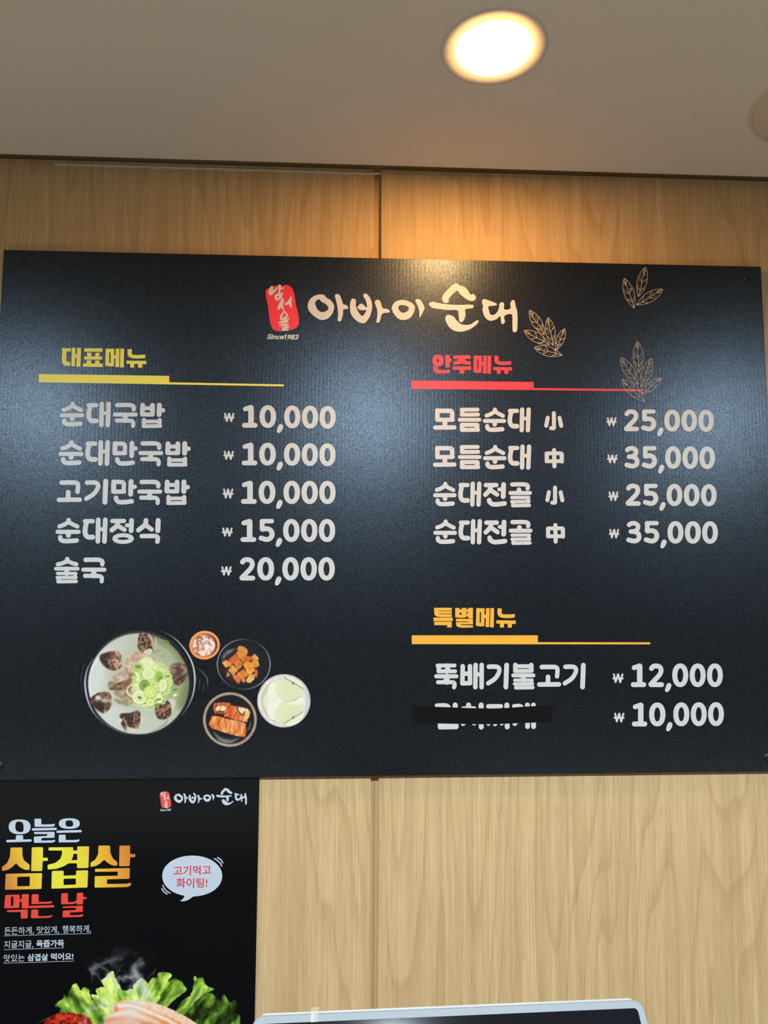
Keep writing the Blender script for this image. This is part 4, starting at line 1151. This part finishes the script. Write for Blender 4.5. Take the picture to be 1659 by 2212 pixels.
cv.blend(cv.m_poly([(1290, 430), (1380, 385), (1455, 370), (1465, 450), (1300, 450)], 12, True), (228, 229, 206), True)
cv.blend(cv.m_line([(1280, 415), (1360, 400), (1430, 360)], 10, 10, True) * 0.8, (138, 130, 84), True)
cv.build('dish_picture', M['picture'], board, BOARD_Y, 0.00034)

# ---- strip of black tape over the dish taken off the menu
TP_T = [(890.8, 1525.4), (960, 1527.5), (1040, 1530.2), (1090, 1529.5), (1140, 1526.0), (1193.5, 1523.6)]
TP_B = [(890.6, 1561.2), (960, 1563.0), (1052, 1564.4), (1100, 1563.0), (1150, 1561.0), (1192.3, 1559.6)]
bm = bmesh.new()
rows = []
for a, b in zip(catmull([(*p, 0) for p in TP_T], 5), catmull([(*p, 0) for p in TP_B], 5)):
    row = []
    for k in range(7):
        u = k / 6; x, y = a[0] + (b[0] - a[0]) * u, a[1] + (b[1] - a[1]) * u
        edge = max(0, abs(x - 1042) - 120) / 30
        lift = 0.00066 + 0.00010 * abs(2 * u - 1) ** 4 * math.sin(x * 0.05) ** 2 + 0.00002 * math.sin(x * 0.11 + u * 3)
        row.append(bm.verts.new(at(x, y, BOARD_Y - lift)))
    rows.append(row)
for r0, r1 in zip(rows, rows[1:]):
    for k in range(6): bm.faces.new((r0[k], r0[k + 1], r1[k + 1], r1[k]))
tp = bm_put('tape_strip', bm, M['tape'])
sol = tp.modifiers.new('thick', 'SOLIDIFY'); sol.thickness = 0.0001; sol.offset = 0
tag(tp, 'strip of black tape stuck across the last dish name on the menu board', 'tape')

#%%POSTER
# ---------------------------------------------------------------- poster under the board
POST_Y = -0.0035
poster = thing('poster', 'black grilled pork poster with yellow headline, hanging below the menu board at left', 'poster', (0, 0, 0))
pr_x = at(557.0, 1850, POST_Y).x
pz1 = at(300, 1672, POST_Y).z
bm = bmesh.new(); box(bm, pr_x - 0.72, pr_x, POST_Y, -0.0004, pz1 - 1.02, pz1, 0.0005, 1)
bm_put('poster_sheet', bm, M['poster'], poster)
def p_print(xf=None, lift=0.0003): return Print(POST_Y, lift, xf)
# logo again, smaller
L0 = logo_layers()
lb = bounds([p for l in L0 for p in l])
k_ = -0.039
shear = lambda q: (q[0], q[1] + k_ * (q[0] - lb[0]))
L1 = [[[shear(q) for q in p] for p in l] for l in L0]
pxf = scaled(330, 1690, 7.541)
d0 = pxf((345, 88)); d1 = pxf((1533, 372))
pr = p_print(boxed(bounds([p for l in L1 for p in l]), (d0[0], d1[0], d0[1], d1[1])))
for l in L1: pr.layer(l)
pr.build('logo_lettering', M['p_white'], poster)
sb = bounds([STAMP]); s0 = pxf((113, 150)); s1 = pxf((300, 420))
sxf = boxed((sb[0], sb[1], sb[2], sb[3]), (s0[0], s1[0], s0[1], s1[1]))
pr = p_print(sxf); pr.layer(fill(CC(STAMP))); st2 = pr.build('logo_stamp', M['p_red'], poster)
pr = p_print(sxf, 0.0004); pr.strokes(STAMP_INK); pr.build('stamp_lettering', M['p_white'], st2)
pr = p_print(pxf); pr.layer(text_polys('Since1983', ((122, 432), (300, 428), (298, 466), (118, 470)), 0.28, 0.02)); pr.build('since_lettering', M['p_white'], poster)
# headline
HXF, EXF = scaled(0, 1750, 5.3516), scaled(0, 1910, 5.3516)
def capsule(w, a, b): return stroke_polys((w, a, b))
pr = p_print(HXF)
pr.layer(fill(oval(227, 193, 126, 85, 56, 2.4), [CC([(195, 136), (240, 134), (266, 155), (272, 200), (264, 248), (212, 250), (182, 226), (178, 170)])]))
pr.layer(fill(chaikin([(186, 290), (266, 289), (268, 347), (181, 347)]))); pr.layer(capsule(28, (86, 358), (352, 351)))
pr.layer(fill(chaikin([(398, 99), (476, 99), (478, 166), (605, 163), (630, 156), (636, 176), (612, 191), (400, 193)]))); pr.layer(capsule(28, (382, 223), (643, 217)))
pr.layer(fill(chaikin([(393, 253), (631, 250), (630, 320), (480, 322), (478, 352), (612, 349), (634, 341), (640, 358), (610, 376), (393, 378), (391, 306), (545, 298), (547, 276), (395, 277)])))
pr.layer(fill(oval(801, 155, 121, 61, 56, 2.4), [CC([(775, 121), (820, 119), (842, 138), (843, 178), (815, 190), (775, 189), (758, 165), (760, 135)])]))
pr.layer(capsule(27, (665, 250), (932, 243)))
pr.layer(fill(chaikin([(680, 284), (758, 283), (760, 346), (888, 345), (914, 334), (921, 354), (890, 371), (678, 373)])))
pr.build('headline', M['p_white'], poster)
GOLD = [
    ([(122, 433), (258, 431), (258, 520), (277, 580), (342, 632), (342, 690), (290, 691), (230, 660), (185, 613), (145, 655), (90, 690), (24, 704), (22, 657), (80, 615), (115, 540)], []),
    ([(368, 430), (497, 428), (495, 551), (553, 551), (553, 586), (493, 588), (487, 704), (360, 705)], []),
    ([(66, 736), (487, 728), (479, 911), (57, 921)], [[(199, 772), (346, 767), (343, 878), (198, 881)]]),
    ([(562, 431), (846, 428), (846, 468), (893, 467), (894, 420), (1030, 418), (1022, 668), (891, 671), (890, 615), (792, 615), (735, 650), (650, 680), (550, 686), (550, 632), (640, 610), (700, 560), (718, 500), (718, 467), (562, 467)], [[(848, 505), (893, 505), (893, 578), (825, 578), (845, 535)]]),
    ([(600, 703), (736, 700), (735, 758), (880, 752), (880, 698), (1018, 695), (1011, 894), (594, 908)], [[(735, 793), (877, 790), (878, 860), (735, 866)]]),
    ([(1138, 411), (1272, 409), (1275, 490), (1305, 560), (1357, 600), (1356, 642), (1300, 640), (1245, 610), (1203, 573), (1160, 615), (1110, 645), (1046, 657), (1048, 605), (1100, 575), (1135, 510)], []),
    ([(1382, 411), (1505, 409), (1503, 507), (1563, 507), (1563, 543), (1505, 545), (1499, 646), (1377, 649)], []),
    ([(1098, 679), (1502, 669), (1497, 793), (1236, 800), (1235, 854), (1470, 850), (1508, 837), (1520, 860), (1490, 885), (1450, 890), (1093, 896), (1096, 763), (1361, 758), (1362, 710), (1098, 713)], []),
]
pr = p_print(HXF)
for o_, h in GOLD: pr.layer(fill(chaikin(o_), [chaikin(x, 0.12) for x in h]))
gxa, gxb = at(4, 1870, POST_Y), at(292, 1870, POST_Y)
zz = 0.35 * at(150, 1870, POST_Y).z
M['p_gold'] = print_material('poster_gold', grad=(gxa.x + zz, gxb.x + zz, [(0.0, (208, 130, 62)), (0.16, (228, 180, 52)), (0.36, (226, 222, 66)), (0.62, (228, 206, 60)), (0.80, (226, 166, 48)), (1.0, (206, 118, 58))]), rough=0.35, bump=False)
pr.build('headline', M['p_gold'], poster)
RED = [([(62, 125), (226, 119), (228, 176), (250, 175), (252, 116), (332, 114), (330, 279), (252, 281), (250, 200), (226, 200), (223, 273), (48, 279)], [[(127, 145), (158, 144), (152, 250), (124, 251)]]),
       ([(80, 301), (322, 292), (320, 394), (241, 398), (240, 320), (80, 322)], []), ([(368, 117), (446, 115), (447, 206), (572, 202), (600, 194), (606, 210), (580, 225), (363, 231)], []),
       ([(362, 294), (441, 291), (441, 371), (572, 366), (600, 354), (604, 370), (575, 388), (358, 394)], []), ([(709, 106), (786, 102), (785, 208), (850, 206), (885, 190), (888, 101), (963, 97), (962, 150), (1001, 148), (1001, 170), (961, 173), (958, 232), (890, 236), (882, 212), (860, 229), (705, 233)], []),
       ([(725, 258), (957, 247), (957, 320), (808, 326), (805, 358), (930, 355), (960, 345), (966, 363), (940, 378), (723, 383), (726, 306), (875, 298), (878, 272), (725, 275)], [])]
pr = p_print(EXF)
for o_, h in RED: pr.layer(fill(chaikin(o_), [chaikin(x, 0.12) for x in h]))
pr.layer(capsule(26, (346, 264), (616, 255)))
pr.build('headline', M['p_red'], poster)
# small print with rules under it
def small(parts, rule_):
    pr = p_print(EXF)
    for s, bx, bold in parts: pr.layer(text_polys(s, bx, 0, bold))
    pr.build('small_print', M['p_white'], poster)
    pr = p_print(EXF); pr.layer(stroke_polys((6, *rule_))); pr.build('underline', M['p_line'], poster)
small([('든든하게,', ((52, 497), (390, 489), (390, 580), (50, 590)), 0.004), ('맛있게,', ((428, 488), (682, 482), (682, 572), (426, 577)), 0.004), ('행복하게,', ((722, 478), (1052, 470), (1050, 562), (720, 570)), 0.004)], ((50, 597), (1050, 569)))
small([('지글지글,', ((48, 655), (386, 648), (384, 740), (46, 745)), 0.004), ('육즙가득', ((420, 645), (742, 640), (740, 724), (418, 732)), 0.028)], ((46, 757), (738, 735)))
small([('맛있는', ((46, 815), (284, 808), (284, 892), (44, 900)), 0.004), ('삼겹살', ((318, 806), (556, 800), (556, 884), (316, 890)), 0.028), ('먹어요!', ((590, 798), (850, 792), (848, 876), (588, 882)), 0.028)], ((42, 914), (853, 889)))
# speech bubble
BXF = scaled(330, 1830, 9.759)
pr = p_print(BXF)
el = oval(832, 608, 632, 430, 72, 2.05)
el = [(x, y - 0.0 * x) for x, y in el]
pr.layer(fill(el)); pr.layer(fill(CC([(668, 1010), (660, 1050), (630, 1095), (582, 1132), (650, 1140), (740, 1115), (800, 1075), (860, 1030), (860, 960), (680, 960)], 4)))
bub = pr.build('speech_bubble', M['p_white'], poster)
pr = p_print(BXF)
for s in ((24, (1300, 240), (1380, 295), (1430, 350), (1455, 400)), (24, (1365, 220), (1430, 260), (1460, 300), (1476, 332)), (24, (212, 805), (250, 880), (300, 930), (365, 968)), (24, (190, 872), (215, 920), (250, 955), (302, 988))):
    pr = p_print(BXF); pr.layer(stroke_polys(s)); pr.build('motion_line', M['p_white'], poster)
pr = p_print(BXF, 0.0004)
pr.layer(text_polys('고기먹고', ((436, 400), (1232, 380), (1226, 582), (434, 604)), 0, 0.018)); pr.layer(text_polys('화이팅!', ((497, 650), (1155, 645), (1150, 855), (495, 858)), 0, 0.018))
pr.build('bubble_lettering', M['p_bubble_red'], bub)
# picture of lettuce, pork and sauce with steam
cv = Canvas(58, 2010, 548, 2300, 60, 2060, 3.456); X, Y = cv.X, cv.Y
def green(pts, seed, lo=(40, 70, 22), mid=(112, 152, 48), hi=(196, 216, 96), dirx=0.0, bright=0.0, wob=9):
    m_ = cv.m_poly(pts, 4, True, wob, seed, 26)
    u = X + dirx * (Y - 400)
    n = fbm(u * 1.7, Y * 0.62, 95, seed, 3); n2 = fbm(X, Y, 60, seed + 9, 3)
    ridge = 1 - np.abs(fbm(u * 1.6, Y * 0.5, 52, seed + 3) - 0.5) * 5
    f = np.clip(0.50 + (n - 0.5) * 1.5 + (n2 - 0.5) * 1.0 + bright, 0, 1)
    c = np.where((f < 0.5)[..., None], cv.tone(lo, mid, f * 2), cv.tone(mid, hi, f * 2 - 1))
    c = c * (1 - 0.0 * f[..., None]) + np.clip(ridge, 0, 1)[..., None] * 0.16 * np.array((0.75, 0.85, 0.4))
    cv.blend(m_, c); return m_
green([(1090, 470), (1180, 330), (1350, 290), (1400, 320), (1440, 350), (1460, 305), (1510, 365), (1540, 340), (1562, 400), (1540, 440), (1585, 460), (1580, 560), (1560, 700), (1000, 800)], 5, (18, 30, 10), (78, 116, 34), (150, 186, 68), 0.5, -0.16)
green([(1100, 440), (1180, 360), (1230, 270), (1240, 168), (1270, 185), (1303, 176), (1335, 235), (1392, 262), (1365, 285), (1320, 300), (1260, 350), (1200, 420), (1120, 500)], 6, (38, 66, 20), (118, 160, 50), (186, 212, 96), 0.6, 0.02)
green([(930, 330), (1000, 250), (1080, 190), (1120, 196), (1160, 222), (1186, 268), (1150, 300), (1080, 360), (1020, 410), (940, 400)], 7, (34, 60, 18), (104, 146, 44), (170, 200, 80), 0.7, -0.04)
green([(785, 260), (800, 218), (850, 180), (885, 205), (900, 220), (925, 182), (962, 180), (975, 143), (1050, 138), (1078, 160), (1052, 200), (1060, 230), (1000, 290), (960, 370), (820, 380)], 8, (60, 92, 28), (138, 176, 58), (206, 222, 112), 0.4, 0.10)
green([(470, 310), (520, 305), (508, 270), (548, 250), (572, 250), (550, 205), (580, 180), (630, 128), (662, 190), (692, 252), (730, 276), (790, 258), (830, 330), (820, 400), (620, 480), (540, 420)], 9, (76, 108, 36), (158, 190, 72), (212, 226, 130), -0.2, 0.14)
green([(235, 440), (240, 410), (207, 388), (226, 355), (260, 340), (272, 306), (298, 322), (312, 268), (356, 222), (392, 272), (412, 256), (440, 250), (462, 275), (470, 320), (520, 380), (590, 450), (640, 560), (400, 560), (300, 480)], 10, (40, 66, 20), (110, 150, 46), (188, 210, 92), -0.5, 0.02)
for pts in ([(330, 320), (400, 350), (480, 420)], [(1050, 330), (1130, 290), (1180, 280)], [(1180, 440), (1240, 330), (1290, 240)], [(950, 250), (970, 230), (985, 262)], [(480, 330), (520, 360), (580, 390)]):
    cv.blend(cv.m_line(pts, 34, 34, True) * 0.55, (26, 44, 14), True)
cv.blend(cv.m_line([(60, 530), (130, 490), (225, 450)], 6, 6, True), (120, 104, 86))
f = fbm(X, Y, 22, 71)
cv.blend(cv.m_poly([(120, 520), (170, 465), (260, 440), (390, 450), (450, 475), (490, 540), (520, 640), (480, 860), (80, 860), (70, 640)], 5, True, 7, 3, 20), cv.tone((110, 12, 8), (206, 62, 40), (f - 0.3) * 2.4))
for k in range(60):
    cx, cy = rp.uniform(120, 470), rp.uniform(460, 700)
    cv.blend(cv.m_oval(cx, cy, 7, 4, rp.random() * 3, 5) * 0.8 * cv.m_oval(300, 620, 190, 170, 0, 10), rp.choice([(236, 130, 90), (240, 170, 110), (150, 20, 12)]), True)
PORK = [(560, 560), (600, 470), (642, 440), (636, 385), (665, 360), (740, 348), (840, 350), (950, 370), (1060, 410), (1150, 455), (1230, 500), (1330, 580), (1420, 700), (1440, 860), (520, 860)]
pk = cv.m_poly(PORK, 5, True, 4, 2)
lay = Y - (360 + 0.30 * np.maximum(0, X - 760) + 0.00045 * np.maximum(0, X - 700) ** 2 * 0.55 + 0.0009 * (X - 760) ** 2 * (X < 760)) + (fbm(X * 0.35, Y, 70, 14) - 0.5) * 26
cv.blend(pk, cv.tone((238, 205, 178), (214, 140, 112), lay / 160))
cv.blend(pk * np.exp(-((lay - 6) / 12.0) ** 2) * 0.8, (226, 140, 70), True)
cv.blend(pk * np.exp(-((lay - 24) / 14.0) ** 2) * 0.95, (246, 226, 200), True)
cv.blend(pk * np.exp(-((lay - 52) / 13.0) ** 2) * 0.85, (222, 128, 58), True)
cv.blend(pk * np.exp(-((lay - 78) / 12.0) ** 2) * 0.75, (244, 206, 160), True)
cv.blend(pk * np.exp(-((lay - 112) / 14.0) ** 2) * 0.6, (206, 106, 70), True)
cv.blend(pk * np.exp(-((lay - 150) / 14.0) ** 2) * 0.6, (240, 190, 160), True)
cv.blend(pk * np.clip(fbm(X, Y, 16, 33) * 3 - 1.75, 0, 0.5) * (X > 780), (206, 110, 46), True)
cv.blend(pk * cv.m_oval(770, 440, 190, 70, 0, 110) * 0.55, (252, 236, 226), True)
cv.blend(pk * cv.m_oval(655, 410, 20, 22, 0, 18) * 0.8, (222, 110, 70), True)
# steam
w1 = fbm(X, Y, 90, 80); w2 = fbm(X, Y, 60, 81)
XX, YY = X, Y
cv.X = XX + (w1 - 0.5) * 90; cv.Y = YY + (w2 - 0.5) * 60
for pts, w, a in (([(560, 200), (530, 150), (480, 130), (520, 100), (600, 60), (700, 40)], 30, .34), ([(560, 220), (600, 160), (560, 110), (480, 140), (470, 220)], 22, .30), ([(690, 250), (668, 180), (720, 190), (800, 150), (850, 60)], 26, .42), ([(760, 290), (800, 200), (780, 120), (830, 40)], 50, .40),
                   ([(880, 360), (850, 250), (800, 150), (840, 60)], 60, .42), ([(600, 60), (680, 10), (760, -20)], 60, .20), ([(640, 320), (700, 240), (640, 170), (700, 90)], 18, .30), ([(910, 220), (930, 150), (960, 100)], 14, .3),
                   ([(430, 560), (460, 450), (540, 400), (560, 330)], 26, .34), ([(560, 520), (620, 420), (600, 350)], 40, .30), ([(800, 520), (770, 420), (820, 330)], 70, .30), ([(960, 380), (900, 290), (870, 230)], 26, .34)):
    m_ = cv.m_line(pts, w, w * 1.3, True) * a * 1.7
    cv.blend(np.clip(m_, 0, 1), (214, 220, 230))
cv.blend(cv.m_oval(690, 70, 240, 120, 0, 150) * 0.30 * np.clip(fbm(X, Y, 50, 90) * 2.4 - 0.5, 0, 1), (190, 196, 205))
cv.X, cv.Y = XX, YY
cv.build('food_picture', M['p_picture'], poster, POST_Y, 0.00026, 0.03)

#%%SCREEN
# ---------------------------------------------------------------- tilted order screen at the foot of the picture
SY = -0.90
tl = at(546.5, 2194.0, SY); tr = at(1387.5, 2158.5, SY)
TILT = math.radians(40)
ux = (tr - tl)
W_ = ux.length
ux.normalize()
up0 = Vector((0, math.sin(TILT), math.cos(TILT)))
uy = (up0 - ux * up0.dot(ux)).normalized()
un = ux.cross(uy).normalized()
if un.y > 0: un = -un
H_ = W_ * 0.62
O_ = (tl + tr) / 2
def sp(u, v, w): return O_ + ux * u + uy * v + un * w      # across, up from the top edge, out of the glass
def rrect(hw, v0, v1, r, n=7):
    out = []
    for cx, cy, a0 in ((hw - r, v1 - r, 0), (-hw + r, v1 - r, 90), (-hw + r, v0 + r, 180), (hw - r, v0 + r, 270)):
        for k in range(n + 1):
            a = math.radians(a0 + 90 * k / n); out.append((cx + r * math.cos(a), cy + r * math.sin(a)))
    return out
base_z = 0.66
scr = thing('order_screen', 'white framed black order screen tilted back, at the bottom edge below the wood panels', 'screen', (O_.x, O_.y - 0.12, base_z))
def slab(loops):
    """loops: list of (outline, depth) joined in turn; first and last are capped"""
    bm = bmesh.new(); prev = None
    for ol, w in loops:
        cur = [bm.verts.new(sp(u, v, w)) for u, v in ol]
        if prev:
            for k in range(len(cur)): bm.faces.new((prev[k], prev[(k + 1) % len(cur)], cur[(k + 1) % len(cur)], cur[k]))
        else: bm.faces.new(cur)
        prev = cur
    bm.faces.new(prev[::-1])
    return bm
hw = W_ / 2; px_ = W_ / 842.0
BZ = 15.5 * px_
bm_put('bezel', slab([(rrect(hw - .001, -H_ + .001, -.001, 20 * px_), -0.010), (rrect(hw, -H_, 0, 21 * px_), -0.008), (rrect(hw, -H_, 0, 21 * px_), -0.0015), (rrect(hw - .0012, -H_ + .0012, -.0012, 20 * px_), 0.0),
                      (rrect(hw - BZ, -H_ + BZ, -BZ, 8 * px_), 0.0), (rrect(hw - BZ, -H_ + BZ, -BZ, 8 * px_), -0.0007)]), M['bezel'], scr)
bm_put('display_glass', slab([(rrect(hw - BZ - .0001, -H_ + BZ, -BZ - .0001, 8 * px_), -0.0006), (rrect(hw - BZ - .0001, -H_ + BZ, -BZ - .0001, 8 * px_), -0.0003)]), M['glass'], scr)
bm_put('back_shell', slab([(rrect(hw - 14 * px_, -H_ + .012, .0016, 12 * px_), -0.030), (rrect(hw - 12 * px_, -H_ + .010, .0032, 14 * px_), -0.026), (rrect(hw - 12 * px_, -H_ + .010, .0032, 14 * px_), -0.0085)]), M['shell'], scr)
bm = bmesh.new()
fo = sp(0, -H_ * 0.55, -0.035)
box(bm, fo.x - 0.05, fo.x + 0.05, fo.y - 0.012, fo.y + 0.022, base_z + 0.015, fo.z + 0.01, 0.006)
bm_put('stand_neck', bm, M['bezel'], scr)
bm = bmesh.new(); box(bm, fo.x - 0.11, fo.x + 0.11, fo.y - 0.10, fo.y + 0.08, base_z, base_z + 0.016, 0.006)
bm_put('stand_foot', bm, M['bezel'], scr)
# bit of clear tape over the top of the bezel
def tape_at(px, py, w):
    # screen pixel -> point on the bezel plane
    d = CF + ((px - IMG_W / 2) / FOC) * CR - ((py - IMG_H / 2) / FOC) * CU
    t = (O_ + un * w - CAM).dot(un) / d.dot(un)
    q = CAM + d * t - O_
    return q.dot(ux), q.dot(uy)
ua, ub = tape_at(671.5, 2190, 0)[0], tape_at(688.5, 2190, 0)[0]
bm = bmesh.new(); rows = []
for k, (v, w) in enumerate(((-BZ * 1.05, 0.0004), (-BZ * 0.5, 0.0004), (-0.0005, 0.0005), (0.0028, 0.0003), (0.0056, -0.0012))):
    rows.append([bm.verts.new(sp(ua + (ub - ua) * i / 3, v, w + 0.0002 * (i in (0, 3)))) for i in range(4)])
for a, b in zip(rows, rows[1:]):
    for i in range(3): bm.faces.new((a[i], a[i + 1], b[i + 1], b[i]))
ct = bm_put('clear_tape', bm, M['clear'], None, True)
tag(ct, 'small piece of clear tape stuck over the top edge of the white framed screen', 'tape')
# service counter under the screen, below the picture
cn = thing('service_counter', 'pale service counter below the frame, carrying the order screen', 'counter', (0.2, -0.8, 0))
bm = bmesh.new(); box(bm, -1.6, 2.2, -1.16, -0.66, base_z - 0.04, base_z, 0.004); bm_put('worktop', bm, M['counter'], cn)
bm = bmesh.new(); box(bm, -1.58, 2.18, -1.12, -0.70, 0.08, base_z - 0.04, 0.002); bm_put('cabinet_body', bm, M['wood'], cn)
bm = bmesh.new(); box(bm, -1.56, 2.16, -1.08, -0.73, 0.0, 0.08); bm_put('plinth', bm, M['gap'], cn)
